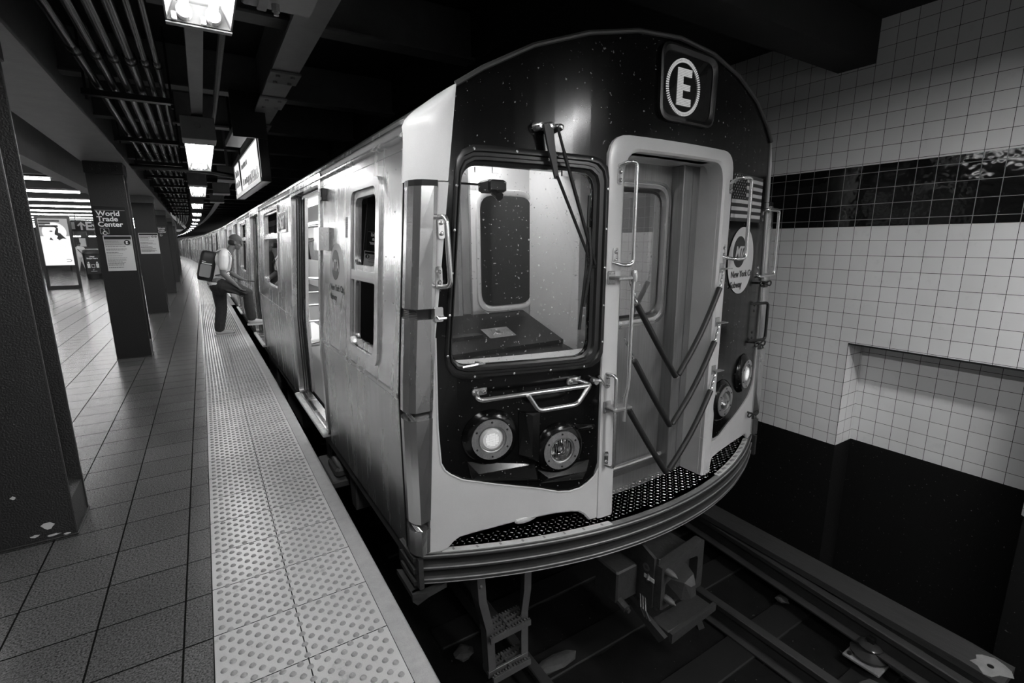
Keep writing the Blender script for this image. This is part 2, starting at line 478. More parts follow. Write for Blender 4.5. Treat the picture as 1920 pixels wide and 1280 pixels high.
_FONT = {}
def text(name, s_, size, f, m, parent=None, depth=0.002, bold=0.02, align='LEFT', space=1.0, sx=1.0, line=1.0):
    """lettering as real mesh; f(u, v, d) places it (u right, v up, d outwards)"""
    c = bpy.data.curves.new('t', 'FONT'); c.body = s_; c.size = 1.0; c.align_x = align
    c.offset = bold; c.space_character = space; c.extrude = 0.5; c.resolution_u = 3; c.space_line = line
    o = bpy.data.objects.new('t', c); COL.objects.link(o)
    bpy.context.view_layer.update()
    dg = bpy.context.evaluated_depsgraph_get()
    me = bpy.data.meshes.new_from_object(o.evaluated_get(dg))
    bpy.data.objects.remove(o); bpy.data.curves.remove(c)
    me.name = name
    for v in me.vertices:
        v.co = Vector(f(v.co.x * size * sx, v.co.y * size, depth if v.co.z > 0 else 0.0))
    me.materials.clear(); me.materials.append(m)
    oo = bpy.data.objects.new(name, me); COL.objects.link(oo)
    if parent is not None: oo.parent = parent
    return oo

def lin(a, b, n):
    return [a + (b - a) * i / (n - 1) for i in range(n)]

def curve_off(y):
    """the platform and the things that follow it bend left in the distance"""
    return -0.0088 * max(0.0, y - 6) - 0.000656 * max(0.0, y - 19.2) ** 2

# ------------------------------------------------------------------ the station shell
YS = [-6 + 2 * i for i in range(9)] + [12 + 3 * i for i in range(31)]      # -6 .. 102
def ribbon(name, xl, xr, z0, z1, m, ys=YS, kind='structure', bend=True, parent=None):
    rings = []
    for y in ys:
        c = curve_off(y) if bend else 0
        a = xl if xl < -9 else xl + c
        rings.append([(a, y, z0), (xr + c, y, z0), (xr + c, y, z1), (a, y, z1)])
    b = MB().loft(rings)
    o = b.build(name, m, parent)
    if kind: tag(o, kind=kind)
    return o
ribbon('floor', -15.0, -0.137, -0.3, 0.0, M['floor'])

# tactile strip with its raised domes
st = MB(); DM = MB()
rings = []
for y in YS:
    c = curve_off(y)
    rings.append([(-0.1355 + c, y, -0.02), (0.475 + c, y, -0.02), (0.475 + c, y, 0.004), (-0.1355 + c, y, 0.004)])
st.loft(rings)
def dome(b, x, y, z, r, h, n):
    pr = ((r, 0), (r * .72, h * .72), (0.001, h)) if n > 6 else ((r, 0), (r * .45, h))
    b.loft([[(x + q * math.cos(2 * PI * k / n), y + q * math.sin(2 * PI * k / n), z + hh) for k in range(n)] for q, hh in pr], caps=False)
    if n <= 6:
        b.f.append(tuple(len(b.v) - n + k for k in range(n))); b.mi.append(0)
y = 0.7; row = 0
while y < 32:
    for i in range(10):
        x = -0.1355 + 0.031 + i * 0.061 + (0.0305 if row % 2 else 0.0)
        if row % 2 and i == 9: continue
        dome(DM, x + curve_off(y), y, 0.004, 0.0128, 0.0072, 10 if y < 4.5 else (8 if y < 8 else 5))
    y += 0.0305 if y < 15 else 0.061; row += 1
o = st.build('trim_1', M['strip']); tag(o, kind='structure')
DM.build('raised_dome', M['dome'], o, smooth=True)
# nosing board and the concrete face under it
ed_ = MB(); rings = []
for y in YS:
    c = curve_off(y)
    rings.append([(0.476 + c, y, -0.10), (0.555 + c, y, -0.10), (0.560 + c, y, -0.02), (0.552 + c, y, -0.006), (0.540 + c, y, 0.0), (0.476 + c, y, 0.002)])
ed_.loft(rings); tag(ed_.build('trim_2', M['edge']), kind='structure')
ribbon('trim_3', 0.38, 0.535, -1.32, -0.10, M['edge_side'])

# track bed
tb = MB()
nx, ny = 40, 60
g = [[(-0.2 + 5.2 * i / nx, -3 + 30 * (j / ny) ** 1.6, -1.342 + 0.018 * math.sin(i * 1.7 + j * .9) * math.cos(j * 1.3 - i * .4)) for i in range(nx + 1)] for j in range(ny + 1)]
tb.loft(g, closed=False, caps=False)
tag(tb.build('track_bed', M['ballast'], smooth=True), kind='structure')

# right wall: niche from y .69 to 1.768, below z .765
WX = 4.2; NX = 4.46; NT = 0.762; PB = -0.09
wall = MB()
def yzface(b, x, y0, y1, z0, z1):
    b.add([(x, y0, z0), (x, y1, z0), (x, y1, z1), (x, y0, z1)], [(0, 1, 2, 3)])
wr = empty('wall_right'); tag(wr, kind='structure')
b = MB(); b.box(WX, WX + .5, -6, 0.66, PB, 1.648); b.box(WX, WX + .5, 1.768, 60, PB, 1.648); b.box(WX, WX + .5, 0.66, 1.768, NT, 1.648)
b.box(NX, NX + .3, 0.66, 1.768, PB, NT); b.box(WX, WX + .5, -6, 60, 2.083, 3.6)
b.build('tiled_face', M['wtile'], wr)
b = MB(); b.box(WX - .001, NX, 1.7665, 1.769, PB, NT); b.box(WX - .001, NX, 0.658, 0.6605, PB, NT)
b.build('niche_return', M['wtile_x'], wr)
MB().box(WX - .002, WX + .45, -6, 60, 1.648, 2.083).build('dark_band', M['btile'], wr)
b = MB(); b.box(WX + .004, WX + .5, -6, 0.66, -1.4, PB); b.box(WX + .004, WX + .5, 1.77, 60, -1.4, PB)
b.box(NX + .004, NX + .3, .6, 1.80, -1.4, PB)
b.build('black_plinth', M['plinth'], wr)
b = MB(); b.box(WX - .004, WX + .3, 0.66, 1.768, NT - .012, NT)
b.build('niche_lintel', M['blackmetal'], wr)
# rounded tiled corner at the near end of the niche
MB().bbox(WX - .012, WX + .05, 0.60, 0.672, PB - .09, .2, .02).build('corner_tile', M['wtile'], wr)

# ceilings and beams
tag(MB().box(-1.3, 4.5, -6, 100, 3.5, 3.6).build('ceiling', M['ceil']), kind='structure')
b = MB().box(-15, -1.3, -6, 60, 3.0, 3.1); tag(b.build('ceiling', M['hall_dark']), kind='structure')
b = MB(); b.box(2.6, 4.22, -1.0, 1.83, 3.06, 3.5)
tag(b.build('ceiling', M['ceil']), kind='structure')
tag(MB().box(0.9, 4.22, 1.83, 2.08, 2.775, 3.5).build('ceiling_beam', M['ceil']), kind='structure')
for i, y in enumerate([-3.3, -1.4, 0.3, 4.19, 6.31, 8.16, 9.95, 11.75, 13.4, 15.2, 17, 18.8, 20.6, 22.4, 24.2, 26, 28, 30, 32, 34]):
    b = MB(); b.box(-1.15, 4.2, y - .09, y + .09, 3.10, 3.12); b.box(-1.15, 4.2, y - .012, y + .012, 3.12, 3.5)
    tag(b.build('ceiling_beam', M['beam']), kind='structure')
b = MB().box(2.2, 4.22, 2.08, 40, 3.09, 3.5); 
tag(b.build('ceiling', M['ceil']), kind='structure')
# long girder over the columns, its underside lit
def girder(name, x0, x1, z0, z1, m, y0, y1, lip=True, bend=True):
    ys = [y0] + [q for q in YS if y0 < q < y1] + [y1]
    b = MB()
    def seg(a, c, zz0, zz1):
        b.loft([[(a + curve_off(y), y, zz0), (c + curve_off(y), y, zz0), (c + curve_off(y), y, zz1), (a + curve_off(y), y, zz1)] for y in ys])
    if lip:
        seg(x0, x1, z0, z0 + .025); seg((x0 + x1) / 2 - .012, (x0 + x1) / 2 + .012, z0 + .025, z1)
    else: seg(x0, x1, z0, z1)
    return b.build(name, m)
tag(girder('ceiling_beam', -1.17, -0.70, 2.60, 3.5, M['girder'], -6, 90), kind='structure')
tag(girder('ceiling_beam', -1.62, -1.46, 2.46, 3.02, M['girder'], 3.5, 58, lip=False), kind='structure')
tag(girder('ceiling_beam', 0.625, 0.825, 2.90, 3.5, M['girder'], -6, 6.9), kind='structure')
tag(girder('ceiling_beam', 0.70, 0.86, 2.98, 3.5, M['beam'], 6.9, 60), kind='structure')
# splice plates with bolts on the girder over the platform edge
def splice(y0, y1, x0=.61, x1=.84, z=2.895, m='girder'):
    b = MB().bbox(x0, x1, y0, y1, z - .018, z, .003)
    for yy in (y0 + .06, y1 - .06):
        for xx in (x0 + .06, x1 - .06):
            b.cyl((xx, yy, z - .034), (xx, yy, z - .018), .018, 6)
    o = b.build('splice_plate', M[m]); return o
for i, (a, c, mm) in enumerate([(4.55, 4.85, 'beam'), (5.35, 5.75, 'girder'), (6.55, 6.9, 'beam')]):
    o = splice(a, c, m=mm)
    tag(o, ['dark bolted splice plate under the girder, nearest the train roof corner',
            'grey bolted splice plate halfway along the girder over the platform edge',
            'dark end plate of the grey girder just above the lit sign'][i], 'plate', 'plates bolted under the girder')
# boxed bracket plates near the top edge of the view
b = MB().bbox(.27, .56, 2.45, 2.70, 2.60, 2.86, .006); b.bbox(.33, .37, 2.44, 2.705, 2.59, 2.60, .003)
b.cyl((.40, 2.63, 2.57), (.40, 2.63, 2.60), .018, 6); b.cyl((.40, 2.63, 2.555), (.40, 2.63, 2.575), .011, 8)
b.box(.38, .42, 2.55, 2.6, 2.86, 3.5)
tag(b.build('ceiling_bracket', M['girder']), 'grey steel bracket box with a hanging bolt at the top of the view', 'bracket')

# far end walls that close the view
tag(MB().box(-15, -2.6, 48, 48.3, 0, 3.2).build('wall_back', M['hall_dark']), kind='structure')
tag(MB().box(-15.3, -15, -6, 48, 0, 3.2).build('wall_left', M['hall_dark']), kind='structure')
tag(MB().box(-8, 5, 101, 101.3, -1.4, 3.6).build('wall_back', M['ceil']), kind='structure')

# ------------------------------------------------------------------ concourse ceiling lamps
k = 0
ROWS = [7.0, 9.3, 12.0, 14.7, 17.4, 20.1, 22.8, 25.5, 28.2, 31.0, 34.0, 37.0, 40.0, 43.0]
for i, y in enumerate(ROWS):
    tag(MB().box(-15, -1.6, y + .75, y + 1.25, 2.78, 3.02).build('ceiling_beam', M['hall_ceil']), kind='structure')
    tag(MB().box(-15, -1.6, y + 1.9, y + 2.1, 2.70, 3.02).build('ceiling_beam', M['hall_dark']), kind='structure')
    r = empty('strip_light', (-8.2, y, 2.66))
    tag(r, 'long strip light on the concourse ceiling, %s row from the front' % ['first', 'second', 'third', 'fourth', 'fifth', 'sixth', 'seventh', 'eighth', 'ninth', 'tenth', 'eleventh', 'twelfth', 'thirteenth', 'last'][i], 'light', 'strip lights across the concourse ceiling')
    h = MB().loft([[(x, -.13, .06), (x, .13, .06), (x, .10, .14), (x, -.10, .14)] for x in (-6.2, 6.15 + curve_off(y))])
    h.build('housing', M['hall_dark'], r)
    MB().cyl((-6.15, 0, .03), (6.1 + curve_off(y), 0, .03), .017, 8).build('tube', M['hall'], r)
for i, y in enumerate([8.9, 14.2, 19.6, 25.0]):
    pass

# ------------------------------------------------------------------ steel columns
CY = [3.30, 8.40, 13.75, 19.3, 24.8, 30.3, 35.8]
clabel = ['dark painted steel column filling the left edge with chipped paint at its foot',
          'dark steel column carrying a black station name sign and a white service notice',
          'dark steel column with a white notice, second behind the station sign column',
          'dark steel column with a small black station name sign at its upper side',
          'dark steel column just left of the man with the backpack, far along the row',
          'distant dark steel column, sixth in the row along the platform',
          'farthest dark steel column at the end of the visible row']
cols = []
for i, y in enumerate(CY):
    cx = -0.945 + curve_off(y)
    r = empty('steel_column', (cx, y, 0)); tag(r, clabel[i], 'column', 'steel columns along the platform'); cols.append(r)
    b = MB()
    b.bbox(-.195, .195, 0, .022, 0.0, 2.45, .004); b.bbox(-.195, .195, .298, .32, 0.0, 2.45, .004); b.box(-.011, .011, .022, .298, 0, 2.45)
    b.build('shaft', M['pillar'], r)
    b = MB(); 
    for sx in (-1, 1):
        x0, x1 = (sx * .01, sx * .19)
        a, c_ = min(x0, x1), max(x0, x1)
        v = [(a, .022, .0), (c_, .022, .0), (c_, .298, .0), (a, .298, .0)]
        zo = .20 if i < 9 else .1
        t_ = [(a, .022, zo + (.09 if a < 0 and sx < 0 else .09 if sx > 0 else 0)), (c_, .022, zo), (c_, .298, zo), (a, .298, zo + .09)]
        if sx < 0: t_ = [(a, .022, zo), (c_, .022, zo + .09), (c_, .298, zo + .09), (a, .298, zo)]
        b.loft([v, t_])
    b.build('concrete_base', M['pillar'], r)
    b = MB().bbox(-.205, .205, -.012, .332, 2.45, 2.598, .006)
    for xx in (-.12, -.04, .06, .13):
        for zz in (2.50, 2.55):
            b.rev(((.012, 0), (.009, .006), (.001, .009)), (xx, -.012, zz), (0, -1, 0), 8)
    b.build('cap', M['pillar'] if i < 2 else M['girder'], r)
    b = MB(); 
    for zz in (0.0,):
        b.bbox(-.2, .2, -.006, .325, 0, .012, .003)
    b.build('foot_plate', M['pillar'], r)
# bare metal chips on the nearest column
def blob(cx, cz, rx, rz, n, seed, f, d0, d1, nm, m, par=None):
    rnd = random.Random(seed)
    p = [(cx + rx * math.cos(2 * PI * k / n) * rnd.uniform(.6, 1.1), cz + rz * math.sin(2 * PI * k / n) * rnd.uniform(.55, 1.1)) for k in range(n)]
    b = MB(); b.prism(p, f, d0, d1); return b.build(nm, m, par)
fcol = lambda u, v, d: (u, -d, v)
for i, (u, v, a, c_) in enumerate([(.085, .09, .028, .022), (.03, .045, .022, .008), (.10, .03, .03, .007), (-.02, .28, .012, .01), (.155, .02, .02, .006)]):
    blob(u, v, a, c_, 11, i, fcol, 0, .0015, 'paint_chip', M['poster_grey'], cols[0])

# ------------------------------------------------------------------ signs and notices on the columns
def on_plane(x0, y0, z0):
    return lambda u, v, d: (x0 + u, y0 - d, z0 + v)
def wheelchair(b, f, s_):
    """the access pictogram from strokes: f(u, v, d)"""
    def stroke(p, r=.055):
        b.tube([f(u * s_, v * s_, .0022) for u, v in p], r * s_, 6)
    b.ball(f(-.08 * s_, .80 * s_, .0022), .085 * s_, (1, .25, 1), 10, 6)
    stroke([(-.08, .66), (-.04, .36), (.22, .36), (.36, .10), (.46, .14)])
    stroke([(-.06, .52), (.14, .52)])
    stroke([(-.02 + .27 * math.cos(a), .16 + .27 * math.sin(a)) for a in [PI * .62 + i * PI * 1.25 / 12 for i in range(13)]])
def wtc_sign(y, x0, x1, z0, z1, label):
    W_, H_ = x1 - x0, z1 - z0
    r = empty('station_sign', ((x0 + x1) / 2, y, z0)); tag(r, label, 'sign', 'station name signs on the columns')
    f = lambda u, v, d: (u - W_ / 2, -.006 - d, v)
    MB().bbox(-W_ / 2, W_ / 2, -.006, 0, 0, H_, .002).build('panel', M['blackprint'], r)
    MB().box(-W_ / 2 + .006, W_ / 2 - .012, -.008, -.005, H_ - .052, H_ - .046).build('white_line', M['greyprint'], r)
    text('lettering', 'World\nTrade\nCenter', .086 * W_ / .33, lambda u, v, d: f(u + .018, v + H_ - .118, d), M['white'], r, .002, .022, sx=1.04, line=.80)
    b = MB(); f2 = lambda u, v, d: f(u + .078, v + .014, d)
    b.frame(rr(-.045, .045, -.002, .076, .012), rr(-.043, .043, 0, .074, .011), f2, 0, .0015)
    wheelchair(b, f2, .072); b.build('wheelchair_symbol', M['white'], r)
wtc_sign(8.394, -1.115 + curve_off(8.4), -.785 + curve_off(8.4), 1.675, 2.04, 'black station name sign on the second column from the front')
wtc_sign(19.294, -1.02 + curve_off(19.3), -.76 + curve_off(19.3), 1.80, 2.14, 'small black station name sign on the fourth column, partly hidden')
def notice(y, x0, x1, z0, z1, label, big):
    W_, H_ = x1 - x0, z1 - z0
    r = empty('service_notice', ((x0 + x1) / 2, y, z0)); tag(r, label, 'notice', 'paper notices on the columns')
    f = lambda u, v, d: (u - W_ / 2, -d, v)
    MB().box(-W_ / 2, W_ / 2, -.003, 0, 0, H_).build('paper', M['poster'], r)
    MB().box(-W_ / 2 + .008, W_ / 2 - .008, -.0045, -.002, H_ - .05, H_ - .01).build('header_bar', M['blackprint'], r)
    rnd = random.Random(3 if big else 5)
    if big:
        MB().box(-W_ / 2 + .008, W_ / 2 - .008, -.004, -.002, H_ - .13, H_ - .052).build('grey_panel', M['poster_grey'], r)
        b = MB().rev(((.034, 0), (.034, .003)), (W_ / 2 - .055, -.002, H_ - .092), (0, -1, 0), 20, caps=True); b.build('route_disc', M['blackprint'], r)
        text('route_letter', 'E', .05, lambda u, v, d: f(u + W_ - .071, v + H_ - .109, d + .0055), M['white'], r, .001, .03)
    else:
        for q, L_ in ((.10, 'A'), (.045, 'C')):
            MB().rev(((.022, 0), (.022, .003)), (W_ / 2 - q, -.002, H_ - .08), (0, -1, 0), 18, caps=True).build('route_disc', M['blackprint'], r)
            text('route_letter', L_, .032, lambda u, v, d: f(u + W_ - q - .011, v + H_ - .091, d + .0055), M['white'], r, .001, .03)
    b = MB(); z = H_ - .036
    lines = []
    z = H_ - .07
    while z > .03:
        L_ = rnd.uniform(.45, .95) * (W_ - .03)
        if big and z > H_ - .13: L_ = min(L_, W_ * .6)
        h = .006 if rnd.random() < .75 else .010
        x = 0.012
        while x < L_:
            ww = rnd.uniform(.008, .03)
            b.box(-W_ / 2 + x, -W_ / 2 + min(x + ww, L_ + .01), -.0055, -.002, z - h, z); x += ww + .004
        z -= h + rnd.choice((.007, .007, .01, .022))
    b.build('print_lines', M['greyprint'] if big else M['blackprint'], r)
notice(8.396, -1.09, -.79, 1.205, 1.668, 'white service notice with an E disc, on the second column from the front', True)
notice(13.746, -1.165, -.815, 1.345, 1.80, 'white notice with two round route symbols on the third column', False)

# ------------------------------------------------------------------ conduits, hangers, wireway
pipes = [(-.62, .034), (-.505, .034), (-.405, .034), (-.305, .034), (-.215, .024), (-.14, .022)]
pl = ['outermost ceiling conduit, nearest the columns', 'second ceiling conduit from the columns', 'third ceiling conduit from the columns',
      'fourth ceiling conduit from the columns', 'thinner ceiling conduit, fifth from the columns', 'thinnest ceiling conduit, nearest the light fixtures']
for (x, rr_), lb in zip(pipes, pl):
    r = empty('ceiling_conduit', (x, 0, 2.93)); tag(r, lb, 'conduit', 'conduits under the platform ceiling')
    ys = [-3, 0, 2, 4, 6, 8, 10, 13, 16, 20, 24, 28, 33, 38, 44]
    MB().tube([(curve_off(y), y, 0) for y in ys], rr_, 10).build('pipe', M['pipe'], r, smooth=True)
    for y in (1.9, 5.0, 9.6, 12.9, 16, 19):
        b = MB(); b.rev(((rr_, -.07), (rr_ + .008, -.06), (rr_ + .008, .06), (rr_, .07)), (curve_off(y), y + x * .2, 0), (0, 1, 0), 12)
        b.rev(((rr_ + .009, -.008), (rr_ + .013, 0), (rr_ + .009, .008)), (curve_off(y), y + .06 + x * .2, 0), (0, 1, 0), 12)
        b.build('coupling', M['pipe'], r, smooth=True)
hy = [2.75, 5.88, 8.15, 10.3, 12.2, 14.0, 15.8, 17.6, 19.4, 21.2, 23, 25, 27]
for i, y in enumerate(hy):
    c = curve_off(y)
    b = MB(); b.bbox(-.74 + c, -.08 + c, y - .04, y + .04, 2.835, 2.885, .004); b.box(-.72 + c, -.70 + c, y - .01, y + .01, 2.885, 3.5); b.box(-.10 + c, -.08 + c, y - .01, y + .01, 2.885, 3.5)
    b.box(-.74 + c, -.08 + c, y - .055, y - .04, 2.832, 2.84)
    b.cyl((-.71 + c, y, 2.80), (-.71 + c, y, 2.835), .012, 6); b.cyl((-.09 + c, y, 2.80), (-.09 + c, y, 2.835), .012, 6)
    tag(b.build('pipe_hanger', M['blackmetal']), 'black channel hanger carrying the ceiling conduits, %s from the top of the view' % ['first', 'second', 'third', 'fourth', 'fifth', 'sixth', 'seventh', 'eighth', 'ninth', 'tenth', 'eleventh', 'twelfth', 'thirteenth'][i], 'hanger', 'channel hangers under the conduits')
ww_ = MB()
for y0, y1 in ((-7, 80),):
    ys = [y0] + [q for q in YS if y0 < q < y1] + [y1]
    ww_.loft([[(.055 + curve_off(y), y, 2.80), (.15 + curve_off(y), y, 2.80), (.15 + curve_off(y), y, 2.90), (.055 + curve_off(y), y, 2.90)] for y in ys])
tag(ww_.build('cable_trunking', M['girder']), 'grey square cable trunking running above the platform lights', 'trunking')
b = MB().tube([(.262 + curve_off(y), y, 2.88) for y in (-3, 0, 3, 6, 9, 12, 16, 20)], .022, 8)
tag(b.build('ceiling_conduit', M['beam'], smooth=True), 'single dark conduit to the right of the cable trunking', 'conduit')
b = MB(); b.tube([(-.76, 9.2, 2.66), (-.3, 9.25, 2.67), (.2, 9.3, 2.66), (.56, 9.35, 2.62)], .035, 10)
tag(b.build('cross_pipe', M['blackmetal'], smooth=True), 'dark pipe crossing from the column cap to the lit sign', 'pipe')

# ------------------------------------------------------------------ platform light fixtures
FL = 2.34
def fixture(y_near, label, x=.108, z=2.57, tm='tube'):
    c = curve_off(y_near + 1.2)
    r = empty('light_fixture', (x + c, y_near, z)); tag(r, label, 'light', 'two-tube fixtures along the platform')
    # hood: sloping sides open below
    pr = [(-.135, 0), (-.128, 0), (-.095, .085), (.095, .085), (.128, 0), (.135, 0), (.135, .012), (.105, .115), (-.105, .115), (-.135, .012)]
    MB().loft([[(x, y, z) for x, z in pr] for y in (.02, FL)]).build('hood', M['fixture'], r)
    b = MB(); b.bbox(-.145, .145, -.12, .20, -.012, .20, .006); b.rev(((.024, 0), (.022, .008), (.012, .008)), (0, -.12, .115), (0, -1, 0), 16)
    b.build('ballast_box', M['fixture_side'], r)
    b = MB(); b.bbox(-.07, .07, .02, FL, .115, .20, .004); b.box(-.03, .03, .3, .5, .20, .23); b.box(-.03, .03, 1.8, 2.0, .20, .23)
    b.build('housing', M['fixture_side'], r)
    # flared end plate with the lamp holders
    b = MB(); b.loft([[(x, FL + d, z) for x, z in ((-.135, .0), (.135, .0), (.105, .12), (-.105, .12))] for d in (0, .012)])
    b.loft([[(-.135, FL + .0, -.012), (.135, FL, -.012), (.135, FL + .07, .0), (-.135, FL + .07, .0)], [(-.135, FL, -.006), (.135, FL, -.006), (.135, FL + .07, .006), (-.135, FL + .07, .006)]])
    b.build('end_plate', M['fixture'], r)
    for sx in (-1, 1):
        x = sx * .058
        MB().cyl((x, .05, .035), (x, FL - .03, .035), .019, 12).build('tube', M[tm], r, smooth=True)
        for yy, s2 in ((.04, 1), (FL - .02, -1)):
            s_ = MB(); s_.rev(((.026, -.02), (.032, -.015), (.032, .03), (.026, .035), (.024, .02)), (x, yy, .035), (0, s2, 0), 14, caps=False)
            s_.rev(((.0005, 0), (.025, 0)), (x, yy, .035), (0, s2, 0), 14)
            s_.bbox(x - sx * .0 - .052, x - .030, yy - .012, yy + .012, -.005, .03, .003)
            s_.build('lamp_holder', M['socket'], r)
    return r
fy = [-5.4, -2.4, .62, 6.05, 10.6, 15.1, 19.7, 24.3, 28.9, 33.5, 38.1, 42.7, 47.3, 52, 57, 62, 68, 74]
ORD = ['first', 'second', 'third', 'fourth', 'fifth', 'sixth', 'seventh', 'eighth', 'ninth', 'tenth', 'eleventh', 'twelfth', 'thirteenth', 'fourteenth', 'fifteenth', 'sixteenth']
for i, y in enumerate(fy):
    lb = {2: 'nearest two-tube fluorescent fixture at the top of the view, lamp holders showing', 3: 'two-tube fluorescent fixture above the station sign column, in front of the lit sign',
          4: 'third two-tube fluorescent fixture, just below the cross pipe', 5: 'fourth two-tube fluorescent fixture along the platform',
          }.get(i, '%s two-tube fluorescent fixture in the row over the platform, counted from the nearest' % ORD[i - 2] if i > 1 else 'platform fixture behind the viewer, %s' % ('farther' if i == 0 else 'nearer'))
    fixture(y, lb)

for x, y, w_ in ((2.7, -2.6, 'nearer'), (3.4, -5.0, 'farther')):  # unseen fixtures added to brighten the train front and the wall
    fixture(y, 'added two-tube fluorescent fixture, unseen over the end of the track behind the viewer, %s one' % w_, x, 2.75, 'tube_added')

# ------------------------------------------------------------------ lit hanging sign over the platform edge
r = empty('hanging_sign', (.66, 6.35, 2.24), math.atan2(.09, 2.6)); tag(r, 'black framed lit sign hanging over the platform edge beside the train roof', 'sign')
SL = 2.7
MB().bbox(0, .10, 0, SL, .0, .52, .006).build('sign_case', M['blackmetal'], r)
MB().box(-.004, .0, .03, SL - .03, .05, .47).build('lit_face', M['sign_lit'], r)
b = MB(); fo = lambda u, v, d: (-.005 - d, u, v)
b.frame([(0, 0), (SL, 0), (SL, .52), (0, .52)], [(.03, .05), (SL - .03, .05), (SL - .03, .47), (.03, .47)], fo, 0, .012)
b.build('sign_frame', M['girder'], r)
b = MB(); rnd = random.Random(4)
b.box(-.007, -.004, SL * .70, SL * .76, .05, .47)
for zc, h, y0, y1 in ((.35, .10, SL * .80, SL - .05), (.20, .10, SL * .80, SL - .05), (.36, .07, SL * .42, SL * .66), (.155, .09, .25, SL * .66), (.10, .07, .2, 1.2)):
    yy = y0
    while yy < y1:
        ww2 = rnd.uniform(.02, .05); b.box(-.007, -.004, yy, min(yy + ww2, y1), zc - h / 2, zc + h / 2 * rnd.uniform(.3, 1)); yy += ww2 + rnd.uniform(.03, .07)
b.build('sign_text', M['blackprint'], r)
b = MB(); b.box(.04, .06, .25, .30, .52, .70); b.box(.04, .06, SL - .4, SL - .35, .52, .9); b.bbox(-.26, -.10, -.28, .75, .46, .52, .004)
b.box(-.27, .05, -.3, -.28, .40, .85); b.box(-.22, -.20, .5, .54, .5, 1.3)
b.build('hanger_bracket', M['blackmetal'], r)
b = MB()
for i, y in enumerate((9.9, 12.6, 15.2)):
    c = curve_off(y)
    r2 = empty('gusset_plate', (.55 + c, y, 2.62)); tag(r2, ['grey bolted gusset plate beyond the lit sign', 'second grey gusset plate beyond the lit sign', 'farthest grey gusset plate beyond the lit sign'][i], 'plate', 'gusset plates beyond the sign')
    q = MB(); q.bbox(-.16, .16, 0, .02, 0, .22, .003); q.loft([[(-.16, 0, 0), (.16, 0, 0), (.16, .5, .0), (-.16, .5, .0)], [(-.16, 0, .02), (.16, 0, .02), (.16, .5, .02), (-.16, .5, .02)]])
    q.box(-.02, .02, .02, .06, .22, .9)
    for xx in (-.07, 0, .07): q.rev(((.014, 0), (.001, .01)), (xx, 0, .07), (0, -1, 0), 6)
    q.build('plate_body', M['girder'], r2)

# ------------------------------------------------------------------ concourse things
r = empty('display_kiosk', (-4.36, 23.5, 0), math.radians(-3)); tag(r, 'tall framed advertising display glowing white between the two front columns', 'display')
b = MB(); fk = lambda u, v, d: (u, -d, v)
b.frame([(-.47, 0), (.47, 0), (.47, 2.58), (-.47, 2.58)], [(-.40, .12), (.40, .12), (.40, 2.50), (-.40, 2.50)], fk, -.10, .03)
b.build('frame', M['pillar'], r)
MB().box(-.40, .40, -.0, .06, .82, 2.50).build('screen_case', M['blackmetal'], r)
MB().box(-.395, .395, -.006, 0, .84, 2.46).build('screen', M['screen'], r)
MB().box(-.395, .395, -.009, -.006, 1.86, 2.46).build('screen_top_band', M['screen_grey'], r)
MB().prism([(.0 + .33 * math.cos(a), 2.0 + .33 * math.sin(a)) for a in [2 * PI * i / 28 for i in range(28)]], lambda u, v, d: (u, -.012 - d, v), 0, .002).build('portrait_disc', M['screen'], r)
fb = lambda u, v, d: (u, -.016 - d, v)
b = MB()
b.prism([(.10, 1.72), (.20, 1.78), (.30, 1.76), (.22, 1.86), (.16, 1.95), (.10, 1.98), (.12, 2.12), (.05, 2.22), (-.02, 2.24), (.06, 2.12), (.02, 2.02), (.0, 1.92), (.08, 1.86), (.04, 1.78)], fb, 0, .002)
b.prism([(-.16, 1.74), (-.06, 1.72), (-.12, 1.82)], fb, 0, .002)
b.prism([(-.14, 2.03), (-.08, 2.05), (-.03, 2.03), (-.08, 2.0)], fb, 0, .002)
b.build('portrait_shadow', M['blackprint'], r)
b = MB()
for zz, L_ in ((2.38, .30), (2.29, .05), (2.20, .24)):
    b.box(-.38, L_ - .12, -.018, -.010, zz - .03, zz + .035)
b.build('caption_boxes', M['blackprint'], r)
for zz, s_, in ((2.36, .30), (2.27, .1), (2.18, .2)):
    pass
b = MB(); b.tube([(.20, -.012, .96), (.30, -.012, .96), (.335, -.012, 1.0), (.30, -.012, 1.05), (.20, -.012, 1.05)], .008, 6)
b.build('corner_mark', M['blackprint'], r)

r = empty('litter_bin', (-4.30, 29.5, 0)); tag(r, 'black litter bin with white lettering beside the second column', 'bin')
bin_ring = lambda s_, z: [(s_ * .36 * (abs(math.cos(a)) ** .7) * (1 if math.cos(a) > 0 else -1), s_ * .30 * (abs(math.sin(a)) ** .7) * (1 if math.sin(a) > 0 else -1), z) for a in [2 * PI * i / 24 for i in range(24)]]
MB().loft([bin_ring(.86, 0), bin_ring(.9, .12), bin_ring(1.0, 1.1), bin_ring(1.0, 1.14)]).build('body', M['binm'], r, smooth=True)
MB().loft([bin_ring(1.06, 1.14), bin_ring(1.06, 1.2), bin_ring(.95, 1.32), bin_ring(.5, 1.38)]).build('lid', M['binm'], r, smooth=True)
MB().box(-.25, .25, -.315, -.28, .25, 1.08).build('poster_panel', M['blackprint'], r)
text('lettering', 'Litter\nStops Here', .085, lambda u, v, d: (u, -.316 - d, v + 1.00), M['white'], r, .002, .03, align='CENTER', line=.95)
b = MB()
for sx in (-1, 1):
    b.ball((sx * .15, -.32, .76), .035, (1, .2, 1), 8, 6); b.prism([(sx * .20, .52), (sx * .11, .52), (sx * .10, .71), (sx * .21, .71)], lambda u, v, d: (u, -.317 - d, v), 0, .003)
